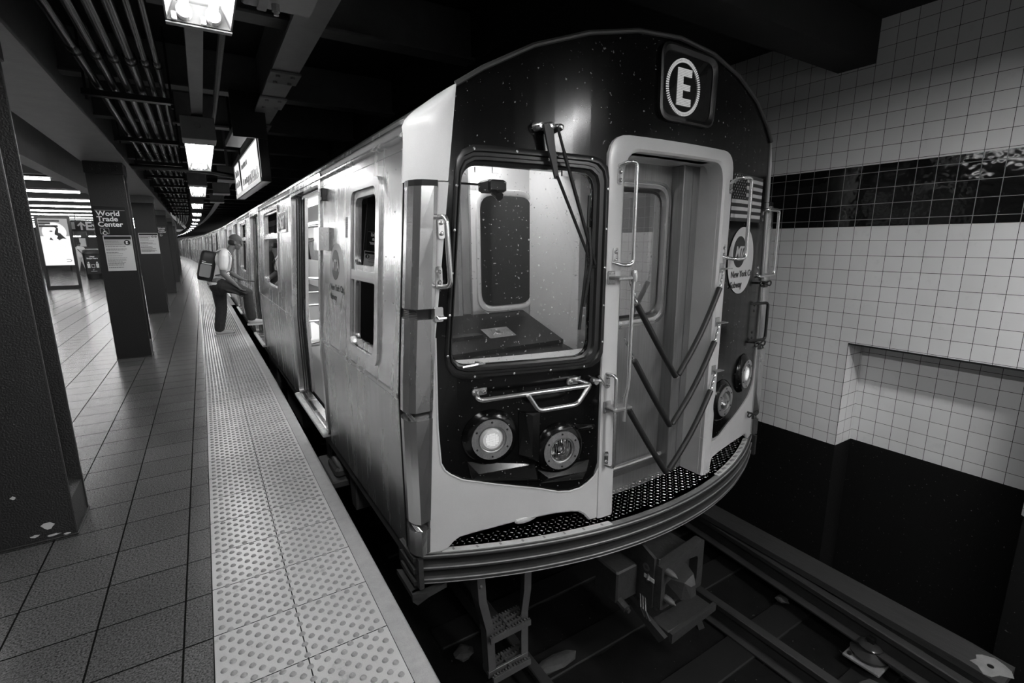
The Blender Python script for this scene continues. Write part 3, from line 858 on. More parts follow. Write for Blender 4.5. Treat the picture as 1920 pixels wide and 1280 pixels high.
b.frame(rr(-.06, .06, .53, .68, .01), rr(-.045, .045, .545, .665, .005), lambda u, v, d: (u, -.317 - d, v), 0, .003)
b.tube([(.03 * math.cos(a), -.32, .44 + .03 * math.sin(a)) for a in [i * PI / 4 for i in range(7)]], .006, 5)
b.box(-.11, .11, -.32, -.316, .36, .372)
b.build('pictogram', M['white'], r)

r = empty('exit_sign', (-3.3, 25, 2.06)); tag(r, 'black hanging sign with an up arrow and the word Exit', 'sign')
MB().bbox(-.95, .95, 0, .12, 0, .42, .004).build('panel', M['blackprint'], r)
text('lettering', 'Exit', .42, lambda u, v, d: (u - .42, -.002 - d, v + .06), M['white'], r, .003, .03)
MB().prism([(-.56, .05), (-.50, .05), (-.50, .24), (-.44, .18), (-.40, .22), (-.53, .35), (-.66, .22), (-.62, .18), (-.56, .24)], lambda u, v, d: (u, -.002 - d, v), 0, .003).build('arrow', M['white'], r)
b = MB(); b.box(-.7, -.67, .04, .07, .42, .95); b.box(.67, .7, .04, .07, .42, .95); b.build('hanger_rod', M['blackmetal'], r)
MB().box(-.9, -.72, -.004, 0, .08, .34).build('side_panel', M['poster_grey'], r)

# farther columns of the concourse with paper notices
for i, (x, y, wd, lb) in enumerate([(-6.2, 40, .42, 'distant dark concourse column behind the litter bin, to its left'), (-5.35, 40, .42, 'distant dark concourse column right behind the litter bin lid'),
                                    (-7.2, 40, .42, 'distant dark concourse column beside the walking person')]):
    r = empty('concourse_column', (x, y, 0)); tag(r, lb, 'column', 'concourse columns')
    MB().bbox(-wd / 2, wd / 2, 0, .4, 0, 3.0, .01).build('shaft', M['pillar'], r)
    MB().box(-.15, .15, -.01, 0, 1.45, 1.95).build('pasted_notice', M['poster'], r)
for i, (x, y) in enumerate([(-5.9, 36), (-5.0, 36)]):
    r = empty('hanging_lamp', (x, y, 2.0)); tag(r, ['short bright lamp hanging over the litter bin, on its left', 'short bright lamp hanging over the litter bin, on its right'][i], 'light', 'short lamps behind the exit sign')
    MB().bbox(-.30, .30, -.06, .06, .03, .12, .004).build('hood', M['hall_dark'], r)
    MB().cyl((-.28, 0, .02), (.28, 0, .02), .03, 8).build('tube', M['hall'], r)
    MB().box(-.01, .01, -.01, .01, .12, 1.0).build('rod', M['blackmetal'], r)

# ------------------------------------------------------------------ people
def remesh(o, vox, sm=4):
    m_ = o.modifiers.new('r', 'REMESH'); m_.mode = 'VOXEL'; m_.voxel_size = vox; m_.use_smooth_shade = True
    s_ = o.modifiers.new('s', 'SMOOTH'); s_.factor = .5; s_.iterations = sm
    dg = bpy.context.evaluated_depsgraph_get(); bpy.context.view_layer.update()
    dg = bpy.context.evaluated_depsgraph_get()
    me = bpy.data.meshes.new_from_object(o.evaluated_get(dg)); old = o.data
    o.modifiers.clear(); o.data = me; bpy.data.meshes.remove(old)
    me.polygons.foreach_set('use_smooth', [True] * len(me.polygons))
    return o
def limb(b, pts, rs, n=12):
    b.tube(pts, rs, n)
    for p, q in zip(pts, rs): b.ball(p, q * .99, nu=10, nv=7)
def hand(b, w_, d, side, curl=.5, s_=1.0):
    """palm, four unequal bent fingers and a thumb; d points along the hand"""
    w_ = Vector(w_); d = Vector(d).normalized(); up = Vector((0, side, 0))
    n_ = d.cross(up).normalized()
    b.loft([[w_ + d * (t * .09 * s_) + up * (a * .035 * s_ * (1 + .2 * t)) + n_ * (c_ * .014 * s_) for a, c_ in ((-1, -1), (1, -1), (1, 1), (-1, 1))] for t in (0, .5, 1)])
    for i, L_ in enumerate((.065, .075, .07, .055)):
        p0 = w_ + d * .085 * s_ + up * ((i - 1.5) * .019 * s_)
        p1 = p0 + (d * (1 - curl * .4) - n_ * curl * .5).normalized() * L_ * .5 * s_
        p2 = p1 + (d * (1 - curl) - n_ * curl).normalized() * L_ * .5 * s_
        limb(b, [p0, p1, p2], [.0088 * s_, .0082 * s_, .007 * s_], 8)
    p0 = w_ + d * .03 * s_ + up * (-.033 * s_); p1 = p0 + (d * .6 - up * .7).normalized() * .035 * s_; p2 = p1 + (d * .9 - up * .2 - n_ * .3).normalized() * .03 * s_
    limb(b, [p0, p1, p2], [.012 * s_, .010 * s_, .008 * s_], 8)
def head(b, c, fwd=(1, 0, -.25)):
    c = Vector(c); f = Vector(fwd).normalized(); up = (Vector((0, 0, 1)) - f * f.z).normalized(); s_ = up.cross(f)
    P = lambda a, e, u: c + f * a + s_ * e + up * u
    b.ball(P(-.012, 0, .03), .088, (1.05, .88, 1.12)); b.ball(P(.028, 0, -.04), .062, (1, .85, 1.05))
    b.ball(P(.055, 0, -.085), .026, (1, 1, .8))          # chin
    b.tube([P(.085, 0, .02), P(.105, 0, -.012), P(.082, 0, -.025)], [.011, .016, .010], 8)  # nose
    b.ball(P(.080, 0, -.048), .018, (.7, 1.3, .5)); b.ball(P(.078, 0, -.060), .016, (.7, 1.2, .5))   # lips
    for q in (-1, 1):
        b.ball(P(.066, q * .032, .018), .014); b.ball(P(-.01, q * .078, -.005), .024, (.8, .3, 1.2)); b.ball(P(.05, q * .035, -.02), .026)
    return P
OX, OY = .20, 9.55
man = empty('person', (OX, OY, 0)); tag(man, 'man in white t-shirt, dark jeans and cap stepping from the platform into the train', 'person')
b = MB()
HC = (.285, 0, 1.565)
HP = head(b, HC, (1, 0, -.35))
limb(b, [(.17, 0, 1.40), (.205, 0, 1.47), (.25, 0, 1.53)], [.062, .055, .055])
limb(b, [(-.03, 0, .92), (-.01, 0, 1.08), (.04, 0, 1.24), (.10, 0, 1.36)], [.135, .125, .14, .115], 14)
for s_ in (-1, 1): b.ball((.06, s_ * .09, 1.29), .105, (1, 1, 1.1)); b.ball((-.04, s_ * .06, .93), .115)
limb(b, [(.09, -.15, 1.385), (.07, -.20, 1.33), (.045, -.235, 1.08)], [.06, .058, .043]); limb(b, [(.045, -.235, 1.08), (.12, -.235, .98), (.215, -.21, .875)], [.044, .042, .028])
limb(b, [(.09, .15, 1.385), (.10, .20, 1.33), (.13, .24, 1.10)], [.06, .056, .043]); limb(b, [(.13, .24, 1.10), (.22, .20, 1.02), (.33, .15, .945)], [.043, .04, .027])
hand(b, (.215, -.21, .875), (.6, .05, -.7), -1, .5, 1.05); hand(b, (.33, .15, .945), (1, -.15, -.25), 1, .9, 1.0)
LS = [(-.03, .085, .90), (-.035, .095, .68), (-.035, .10, .47), (-.07, .10, .28), (-.105, .10, .085)]
LR = [(.0, -.09, .88), (.19, -.10, .83), (.37, -.10, .73), (.375, -.09, .50), (.40, -.08, .265)]
limb(b, LS, [.095, .08, .06, .055, .04]); limb(b, LR, [.10, .085, .062, .056, .04])
limb(b, [(-.10, .10, .06), (.0, .10, .045), (.10, .10, .035)], [.042, .038, .03]); limb(b, [(.40, -.08, .24), (.50, -.08, .225), (.58, -.08, .215)], [.04, .036, .028])
o = b.build('body', M['skin'], man); remesh(o, .0055, 3)
b = MB()
limb(b, [(-.045, 0, .90), (-.02, 0, 1.06), (.035, 0, 1.22), (.09, 0, 1.36)], [.155, .142, .155, .128], 16)
for s_ in (-1, 1): b.ball((.055, s_ * .095, 1.285), .118, (1, 1, 1.1)); b.ball((-.05, s_ * .06, .90), .13, (1, 1, .6))
limb(b, [(.09, -.14, 1.385), (.072, -.205, 1.33), (.058, -.228, 1.18)], [.075, .076, .07]); limb(b, [(.09, .14, 1.385), (.10, .205, 1.33), (.115, .235, 1.18)], [.075, .075, .07])
for i in range(6):
    b.tube([(-.12, -.02, 1.16 - i * .04), (.06, -.155, 1.14 - i * .042), (.14, -.05, 1.15 - i * .04)], .012, 6)
o = b.build('t_shirt', M['shirt'], man); remesh(o, .009, 3)
b = MB()
limb(b, [(-.05, 0, .94), (-.03, 0, .84)], [.15, .14], 14)
for s_ in (-1, 1): b.ball((-.05, s_ * .065, .88), .125)
limb(b, LS[:-1] + [(-.10, .10, .13)], [.122, .105, .088, .085, .078]); limb(b, LR[:-1] + [(.392, -.08, .31)], [.122, .108, .09, .082, .078])
for i in range(4): b.tube([(-.16 + i * .01, .10, .17 + i * .035), (-.09, .02, .16 + i * .035), (-.02, .09, .18 + i * .035)], .012, 6)
b.tube([(.10, -.19, .85), (.22, -.205, .80), (.34, -.19, .72)], .014, 6); b.tube([(.05, -.19, .80), (.18, -.2, .75), (.30, -.17, .67)], .012, 6)
o = b.build('jeans', M['jeans'], man); remesh(o, .009, 3)
for k, (p, dz) in enumerate((((-.105, .10, 0), 0), ((.395, -.08, .17), .0))):
    sb = MB(); x, y_, z_ = p
    limb(sb, [(x - .02, y_, z_ + .065), (x + .06, y_, z_ + .058), (x + .16, y_, z_ + .045), (x + .20, y_, z_ + .04)], [.05, .048, .040, .03])
    sb.ball((x, y_, z_ + .10), .052, (1.1, 1, .9))
    so = sb.build('shoe', M['shoe'], man); remesh(so, .008, 2)
    sp = [(x - .075, y_ - .03), (x - .075, y_ + .03), (x - .02, y_ + .042), (x + .13, y_ + .048), (x + .215, y_ + .03), (x + .235, y_), (x + .215, y_ - .03), (x + .13, y_ - .048), (x - .02, y_ - .042)]
    MB().prism(sp, lambda u, v, d: (u, v, z_ + d), .0, .028).build('sole', M['sole'], so)
b = MB(); P = HP
rings = []
for t in range(8):
    a = t / 7 * PI / 2
    rings.append([P(-.012 + .104 * math.cos(a) * math.cos(q), .094 * math.cos(a) * math.sin(q), .045 + .10 * math.sin(a)) for q in [2 * PI * i / 20 for i in range(20)]])
b.loft(rings, caps=True)
cp = b.build('cap', M['cap'], man, smooth=True)
b = MB(); v0 = []
n_ = 10
top = [P(.06 + .115 * math.sin(PI * i / (n_ - 1)), -.075 + .15 * i / (n_ - 1), .050 - .022 * math.sin(PI * i / (n_ - 1))) for i in range(n_)]
b.loft([top, [q - Vector((0, 0, .006)) for q in top]])
b.build('brim', M['cap'], cp)
b = MB(); b.ball(P(-.035, 0, -.005), .082, (.95, 1.0, .8)); b.build('hair', M['hair'], man, smooth=True)
# backpack and phone
bp_ = empty('backpack', (OX - .15, OY, 1.205)); tag(bp_, 'bulky black backpack on the back of the man at the train door', 'backpack')
b = MB(); T = Matrix.Rotation(math.radians(14), 4, 'Y')
b.loft([[(x * sx - .0, y * sx, z) for x, y in rpoly([(-.13, -.16), (.10, -.16), (.10, .16), (-.13, .16)], .06, 4)] for z, sx in ((-.25, .80), (-.235, .93), (-.15, 1.03), (0, 1.05), (.14, 1.0), (.21, .88), (.24, .66))])
b.xf(T).build('main_pocket', M['bag'], bp_, smooth=True)
b = MB(); b.loft([[(x, -.178 + dd, z) for x, z in rr(-.105, .05, -.19, .015, .03)] for dd in (0, .03)]); b.xf(T).build('side_pocket', M['greyprint'], bp_)
b = MB(); b.tube([(-.09, -.182, .035), (-.02, -.185, .03), (.05, -.182, .035)], .008, 6); b.tube([(-.09, -.178, .06), (-.04, -.182, .06)], .006, 6); b.xf(T).build('reflective_piping', M['white'], bp_)
for s_ in (-1, 1):
    b = MB(); pts = [(.12, s_ * .10, .20), (.21, s_ * .105, .245), (.32, s_ * .11, .20), (.375, s_ * .13, .08), (.33, s_ * .155, -.08), (.20, s_ * .165, -.14), (.08, s_ * .14, -.16)]
    b.loft([[Vector(p) + Vector((0, q, 0)) + Vector((0, 0, t)) for q, t in ((-.022, -.004), (.022, -.004), (.022, .006), (-.022, .006))] for p in pts]); b.build('shoulder_strap', M['bag'], bp_)
b = MB(); b.bbox(-.075, .075, -.036, .036, -.007, .007, .003); b.xf(Matrix.Translation((OX + .45, OY + .12, .915)) @ Matrix.Rotation(math.radians(12), 4, 'Y'))
tag(b.build('phone', M['blackmetal']), 'dark phone held forward by the man at the train door', 'phone')
# distant person walking behind the display
px, py = -5.62, 35.0
far = empty('person', (px, py, 0)); tag(far, 'distant walking person in white clothes with a dark shoulder strap, beside the display', 'person')
b = MB(); head(b, (0, 0, 1.58), (.5, -1, 0))
limb(b, [(0, 0, 1.42), (0, 0, 1.50)], [.055, .05]); limb(b, [(0, 0, .92), (0, 0, 1.15), (0, 0, 1.34)], [.14, .12, .14], 12)
for s_ in (-1, 1):
    limb(b, [(s_ * .17, 0, 1.38), (s_ * .22, .02, 1.12), (s_ * .22, -.10, .90)], [.05, .04, .03]); hand(b, (s_ * .22, -.10, .90), (0, -.2, -1), s_, .4)
    limb(b, [(s_ * .09, 0, .9), (s_ * .09 + .05 * s_, 0, .48), (s_ * .1 + .1 * s_, s_ * .12, .08)], [.10, .06, .045]); limb(b, [(s_ * .2, s_ * .12, .05), (s_ * .2 + .05, s_ * .12 - .14, .03)], [.04, .03])
o = b.build('body', M['skin'], far); remesh(o, .012, 2)
b = MB(); limb(b, [(0, 0, .92), (0, 0, 1.15), (0, 0, 1.34)], [.17, .15, .165], 12)
for s_ in (-1, 1): limb(b, [(s_ * .15, 0, 1.38), (s_ * .215, .01, 1.2)], [.075, .065])
o = b.build('blouse', M['shirt'], far); remesh(o, .02, 2)
b = MB()
for s_ in (-1, 1): limb(b, [(s_ * .08, 0, .92), (s_ * .09 + .05 * s_, 0, .5), (s_ * .1 + .1 * s_, s_ * .12, .14)], [.125, .09, .08])
o = b.build('trousers', M['shirt'], far); remesh(o, .02, 2)
MB().ball((0, .01, 1.62), .10, (.95, 1, 1)).build('hair', M['hair'], far, smooth=True)
b = MB(); b.tube([(-.12, -.05, 1.46), (.0, -.19, 1.25), (.17, -.12, 1.02), (.2, .05, .95)], .018, 6)
b.bbox(.16, .30, -.12, .14, .72, .98, .02); tag(b.xf(Matrix.Translation((px, py, 0))).build('shoulder_bag', M['bag']), 'dark shoulder bag carried by the distant walking person', 'bag')

# ------------------------------------------------------------------ track
def rail_prof(s_=1.0):
    return [(-.065, 0), (.065, 0), (.065, .012), (.012, .03), (.010, .115), (.035, .13), (.035, .165), (.028, .172), (-.028, .172), (-.035, .165), (-.035, .13), (-.010, .115), (-.012, .03), (-.065, .012)]
def rail(name, xa, ya, xb, yb, z, label, grp, parent=None, m='rail', s_=1.0):
    r = MB(); rings = []
    for t in lin(0, 1, 12):
        x = xa + (xb - xa) * t; y = ya + (yb - ya) * t
        rings.append([(x + u * s_, y, z + v * s_) for u, v in rail_prof()])
    r.loft(rings); o = r.build(name, M[m], parent); return tag(o, label, 'rail', grp)
rail('running_rail', 1.53, -2, 1.53, 24, -1.322, 'left running rail, passing behind the step ladder', 'running rails')
rail('running_rail', 3.05, -2, 3.05, 24, -1.322, 'right running rail, between the coupler and the power rail', 'running rails')
rail('power_rail', 3.27, -2, 3.94, 4.4, -1.185, 'raised power rail resting on the dark insulator beside the wall', None)
b = MB()
b.loft([[(3.60, .50, -1.0), (3.83, .50, -1.0), (3.83, .50, -.95), (3.60, .50, -.95)], [(3.60, .53, -1.0), (3.83, .53, -1.0), (3.83, .53, -.95), (3.60, .53, -.95)], [(3.62, .70, -1.0), (3.85, .70, -1.0), (3.85, .70, -.95), (3.62, .70, -.95)],
        [(3.70, 2.4, -1.0), (3.92, 2.4, -1.0), (3.92, 2.4, -.95), (3.70, 2.4, -.95)], [(3.84, 6, -1.0), (4.06, 6, -1.0), (4.06, 6, -.95), (3.84, 6, -.95)]])
cb_ = tag(b.build('cover_board', M['board']), 'long dark wooden cover board over the power rail beside the black wall', 'board')
blob(3.715, .585, .115, .10, 12, 9, lambda u, v, d: (u, v, -.95 + d), 0, .003, 'peeled_end', M['board_end'], cb_)
b = MB(); b.cyl((3.71, .58, -.96), (3.71, .58, -.943), .016, 10); b.build('bolt', M['blackmetal'], cb_)
for i, y in enumerate((-.1, 1.12, 3.0)):
    x = 3.27 + (3.94 - 3.27) * (y + 2) / 6.4
    r = empty('rail_insulator', (x - .03, y, -1.26)); tag(r, ['dark bell insulator under the power rail, nearest', 'dark bell insulator on a worn pale plate under the power rail', 'dark bell insulator under the power rail beyond the bumper'][i], 'insulator', 'insulators under the power rail')
    MB().rev(((.05, 0), (.11, .012), (.115, .03), (.07, .055), (.05, .07), (.075, .085), (.05, .105), (.001, .108)), (0, 0, .02), (0, 0, 1), 20).build('bell', M['porcelain'], r, smooth=True)
    b = MB(); b.bbox(-.13, .11, -.11, .11, 0, .02, .004); o = b.build('base_plate', M['plate'], r)
    b = MB()
    for xx, yy in ((-.10, .08), (.08, -.08)): b.cyl((xx, yy, .02), (xx, yy, .034), .014, 6)
    b.build('bolt', M['blackmetal'], o)
    b = MB(); b.box(-.018, .018, -.02, .02, .1, .16); b.build('clamp', M['blackmetal'], r)
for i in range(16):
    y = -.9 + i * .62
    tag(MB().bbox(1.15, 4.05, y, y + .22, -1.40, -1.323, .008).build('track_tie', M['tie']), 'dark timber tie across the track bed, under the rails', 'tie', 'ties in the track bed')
def chunk(x, y, z, r_, seed, lb, m='rubble', flat=.4):
    rnd = random.Random(seed); b = MB(); rings = []
    for j in range(6):
        th = PI * (.02 + .96 * j / 5)
        rings.append([(x + r_[0] * math.sin(th) * math.cos(a) * rnd.uniform(.7, 1.2), y + r_[1] * math.sin(th) * math.sin(a) * rnd.uniform(.7, 1.2), z + r_[2] * math.cos(th)) for a in [2 * PI * i / 9 for i in range(9)]])
    b.loft(rings); tag(b.build('rubble_chunk', M[m]), lb, 'rubble', 'rubble on the track bed')
chunk(1.24, 2.66, -1.27, (.07, .07, .03), 1, 'pale crumbling chunk beside the foot of the ladder')
chunk(1.74, 2.26, -1.29, (.17, .06, .03), 2, 'long flat grey flake right of the ladder, against the rail')
chunk(1.52, 2.75, -1.24, (.10, .015, .01), 3, 'thin pale splinter lying behind the grey flake')
chunk(3.30, .95, -1.28, (.12, .14, .03), 4, 'dusty grey patch of rubble beside the pale insulator plate')
chunk(3.62, 1.75, -1.26, (.05, .05, .02), 5, 'small rubble lump between power rail and running rail')
chunk(4.16, 1.62, -1.27, (.10, .16, .035), 6, 'crumbled grey rubble at the foot of the black wall')
chunk(.86, 2.5, -1.28, (.06, .05, .02), 7, 'small dark rubble lump under the train corner')

# ================================================================== the train
CX = 2.27
FY = lambda x: 1.94 + 0.12 * (x - CX) ** 2
BY = lambda x: 1.80 + 0.18 * (x - CX) ** 2
SXL = lambda z: 0.76 if z < .8 else 0.76 + .0773 * (z - .8)
ff = lambda u, v, d: (u, FY(u) + d, v)
fs = lambda u, v, d: (SXL(v) + d, u, v)
fsr = lambda u, v, d: (2 * CX - SXL(v) - d, u, v)
mir = lambda p: [(2 * CX - a, b) for a, b in p][::-1]
ROOF = [(-1.415, 2.03), (-1.42, 2.085), (-1.37, 2.14), (-1.24, 2.235), (-1.12, 2.31), (-.88, 2.43), (-.6, 2.52), (-.3, 2.58), (0, 2.60)]
ROOF = ROOF + [(-a, b) for a, b in ROOF[-2::-1]]

train = empty('subway_car', (0, 0, 0)); tag(train, 'stainless steel subway car with the glossy black front, nearest the camera', 'train')

def shell(root, y0, y1, doors, wins, front=False, detail=True, extra=None):
    """side walls, roof, doors and windows of one car, in the car's own frame"""
    zb = -.07
    holes = [rr(a, b, .0, 2.0, .04) for a, b in doors] + [rr(a, b, za, zc, .07) for a, b, za, zc in wins] + (extra or [])
    cu = lin(y0, y1, 14)[1:-1]
    plate('side_wall', [(y0, zb), (y1, zb), (y1, 2.03), (y0, 2.03)], holes, fs, 0, .03, M['steel'], root, cv=[.8, 1.4])
    plate('side_wall', [(y0, zb), (y1, zb), (y1, 2.03), (y0, 2.03)], [], fsr, 0, .03, M['steel'], root, cv=[.8, 1.4])
    rings = []
    ys = lin(y0, y1, 5)
    for i, y in enumerate(ys):
        rings.append([(CX + u, (FY(CX + u) + .006 if (i == 0 and front and abs(u) < 1.239) else y), z) for u, z in ROOF] + [(CX + u * .97, (FY(CX + u) + .006 if (i == 0 and front and abs(u) < 1.239) else y), z - .04) for u, z in ROOF[::-1]])
    MB().loft(rings).build('roof', M['roofm'], root, smooth=True)
    b = MB()
    b.loft([[fs(y, 2.03, -.022), fs(y, 2.038, -.022), fs(y, 2.06, .0), fs(y, 2.03, .0)] for y in (y0, y1)])
    b.loft([[(CX - 1.43, y, 2.085), (CX - 1.425, y, 2.105), (CX - 1.40, y, 2.115), (CX - 1.40, y, 2.085)] for y in (y0 + .0, y1)])
    b.build('drip_rail', M['steel'], root)
    b = MB()
    pts = [y0] + sorted([q for d in doors for q in (d[0] - .06, d[1] + .06)]) + [y1]
    for i in range(0, len(pts), 2):
        b.loft([[fs(y, .775, -.0), fs(y, .782, -.006), fs(y, .800, -.006), fs(y, .806, 0)] for y in (pts[i], pts[i + 1])])
        b.loft([[fs(y, .765, 0), fs(y, .765, -.003), fs(y, .770, -.003), fs(y, .770, 0)] for y in (pts[i], pts[i + 1])])
        b.loft([[fs(y, 1.975, 0), fs(y, 1.975, -.003), fs(y, 1.981, -.003), fs(y, 1.981, 0)] for y in (pts[i], pts[i + 1])])
    b.build('belt_rail', M['steel'], root)
    b = MB(); b.box(.772, .80, y0, y1, -.16, -.065); b.box(3.74, 3.768, y0, y1, -.16, -.065); b.box(.85, 3.69, y0 + .1, y1, -.22, -.10)
    b.build('underframe', M['under'], root)
    for a, c in doors:
        o_, i_ = rr(a - .07, c + .07, -.03, 2.08, .05), rr(a, c, .0, 2.0, .03)
        b = MB(); o_, i_ = resample(o_, .35), None
        i_ = [((a + c) / 2 + (u - (a + c) / 2) * ((c - a) / (c - a + .14)), .0 + (v + .03) * 2.0 / 2.11) for u, v in o_]
        b.frame(o_, i_, fs, -.014, .09)
        fr = b.build('door_frame', M['steel'], root)
        b = MB()
        for q in (0.0, .02, .04): b.loft([[fs(c - .012 - q * .2, z, .035 + q), fs(c + .01, z, .035 + q), fs(c + .01, z, .048 + q), fs(c - .012 - q * .2, z, .048 + q)] for z in (0, .8, 2.0)])
        b.build('door_seal', M['rubber'], fr)
        if detail:
            for s_, e in ((c - .13, c + .3), (a - .3, a + .015)):
                lf = plate('door_leaf', [(s_, .01), (e, .01), (e, 1.99), (s_, 1.99)], [], fs, .095, .125, M['steel'], root, cv=[.8])
            b = MB()
            for k in range(8):
                p = fs(c - .11, .3 + k * .22, .094); b.rev(((.006, 0), (.001, .004)), p, (-1, 0, 0), 6)
            b.build('rivet', M['steel'], lf)
        else:
            mid = (a + c) / 2
            for s_, e in ((a, mid), (mid, c)):
                lf = plate('door_leaf', [(s_ + .004, .01), (e - .004, .01), (e - .004, 1.99), (s_ + .004, 1.99)], [rr(s_ + .15, e - .12, .95, 1.75, .05)], fs, .05, .07, M['steel'], root, cv=[.8])
                MB().prism(rr(s_ + .14, e - .11, .94, 1.76, .05), fs, .06, .066).build('door_window', M['darkglass'], lf)
        b = MB(); b.bbox(.705, .83, a - .04, c + .04, -.048, -.012, .006)
        for k in range(40): 
            yy = a - .02 + k * (c - a + .04) / 40; b.box(.712, .80, yy, yy + .012, -.013, -.008)
        b.build('door_step', M['warn'], root)
    for a, c, za, zc in wins:
        o_ = resample(rr(a - .03, c + .03, za - .03, zc + .03, .09), .3); k = len(o_)
        i_ = [((a + c) / 2 + (u - (a + c) / 2) * ((c - a - .03) / (c - a + .06)), (za + zc) / 2 + (v - (za + zc) / 2) * ((zc - za - .03) / (zc - za + .06))) for u, v in o_]
        b = MB(); b.frame(o_, i_, fs, -.012, .035)
        zt = zc - .34 if zc - za > .8 else zc
        b.loft([[fs(a, z, e) for e in (-.008, .03)] + [fs(c, z, e) for e in (.03, -.008)] for z in (zt - .02, zt + .02)])
        b.frame([(u, v) for u, v in rr(a + .02, c - .02, zt + .02, zc - .02, .03)], [(u, v) for u, v in rr(a + .045, c - .045, zt + .045, zc - .045, .02)], fs, .005, .03)
        w_ = b.build('window_frame', M['chrome'], root)
        MB().prism(rr(a, c, za, zc, .05), fs, .018, .024).build('window_glass', M['sideglass'], w_)

DO = [(4.15, 5.45), (8.50, 9.80), (12.85, 14.15), (17.15, 18.45)]
WI = [(6.45, 7.80, 1.0, 1.97), (10.75, 12.1, 1.0, 1.97), (15.0, 16.3, 1.0, 1.97)]
CWH = rr(2.66, 3.21, .905, 1.865, .05)
shell(train, 2.315, 20.4, DO, WI, True, True, [CWH])
# cab side window: bright frame, upper and lower sash
b = MB(); o_ = resample(rr(2.625, 3.245, .87, 1.90, .08), .3)
i_ = [(2.935 + (u - 2.935) * .50 / .62, 1.385 + (v - 1.385) * .94 / 1.03) for u, v in o_]
b.frame(o_, i_, fs, -.016, .035)
for z in (1.36,): b.loft([[fs(2.68, z + q, e) for e in (-.012, .03)] + [fs(3.19, z + q, e) for e in (.03, -.012)] for q in (-.03, .03)])
cw = b.build('cab_window_frame', M['chrome'], train)
b = MB(); b.frame(rr(2.70, 3.17, 1.39, 1.85, .04), rr(2.735, 3.135, 1.42, 1.815, .05), fs, .0, .03); b.frame(rr(2.70, 3.17, .92, 1.34, .02), rr(2.735, 3.135, .96, 1.325, .04), fs, .004, .03)
b.build('sash', M['steel'], cw)
MB().prism(rr(2.70, 3.17, .92, 1.85, .04), fs, .018, .022).build('window_glass', M['sideglass'], cw)
# seam, side details
b = MB(); b.loft([[fs(y, z, -.002) for y in (2.309, 2.318)] + [fs(y, z, .01) for y in (2.318, 2.309)] for z in (-.06, .4, .8, 1.4, 2.03)]); b.build('panel_seam', M['rubber'], train)
b = MB(); rnd = random.Random(11)
for z in (1.25, 1.48, 1.70, 1.90):
    for k in range(14):
        y = 2.42 + k * .125
        if 2.6 < y < 3.28 and z < 1.92: continue
        b.rev(((.006, 0), (.001, .003)), fs(y, z, 0), (-1, 0, 0), 6)
b.build('rivet_row', M['steel'], train)
b = MB(); b.loft([[fs(y, z, d) for y, d in ((3.84, 0), (3.85, -.07), (3.90, -.075), (4.0, -.075), (4.01, 0))] for z in (1.50, 1.665)]); b.build('intercom_box', M['steel'], train)
b = MB(); b.bbox(SXL(1.9) - .035, SXL(1.9) + .01, 3.93, 3.985, 1.86, 1.95, .006); ml = b.build('marker_lamp', M['blackmetal'], train)
MB().ball((SXL(1.9) - .038, 3.957, 1.905), .017, (.5, 1, 1), 10, 6).build('lens', M['white'], ml, smooth=True)
MB().prism(rr(3.29, 3.36, 1.585, 1.715, .005), fs, -.003, 0).build('side_notice', M['blackprint'], train)
b = MB(); 
for k in range(9): b.box(SXL(1.65) - .009, SXL(1.65) - .002, 3.302, 3.302 + (.02 + .03 * ((k * 7) % 3) / 2), 1.60 + k * .012, 1.604 + k * .012)
b.build('notice_print', M['greyprint'], train)
ds = MB().prism([(3.60 + .215 * math.cos(a), 1.335 + .215 * math.sin(a)) for a in [2 * PI * i / 40 for i in range(40)]], fs, -.0015, .001).build('side_emblem', M['decal'], train)
MB().prism([(3.635 + .105 * math.cos(a), 1.40 + .105 * math.sin(a)) for a in [2 * PI * i / 32 for i in range(32)]], fs, -.003, -.001).build('emblem_disc', M['blackprint'], ds)
text('emblem_letters', 'MTA', .11, lambda u, v, d: fs(3.735 - u, 1.36 + v, -.004 - d), M['decal'], ds, .001, .03, space=.85)
text('emblem_name', 'New York City\nSubway', .062, lambda u, v, d: fs(3.775 - u, 1.22 + v, -.003 - d), M['blackprint'], ds, .001, .02, line=1.1)
b = MB(); b.bbox(SXL(1.78) - .006, SXL(1.78) + .004, 5.78, 6.30, 1.68, 1.885, .003); npl = b.build('number_plate', M['blackprint'], train)
text('car_number', '9627', .19, lambda u, v, d: fs(6.26 - u, 1.715 + v, -.012 - d), M['white'], npl, .001, .02, sx=.95)
b = MB(); b.frame([(5.77, 1.67), (6.31, 1.67), (6.31, 1.895), (5.77, 1.895)], [(5.785, 1.685), (6.295, 1.685), (6.295, 1.88), (5.785, 1.88)], fs, -.014, 0); b.build('plate_rim', M['steel'], npl)
b = MB(); b.prism([(y, z) for y, z in rr(7.35, 7.48, .38, .62, .05)], fs, -.002, .001); b.build('side_hatch', M['steel_dirty'], train)
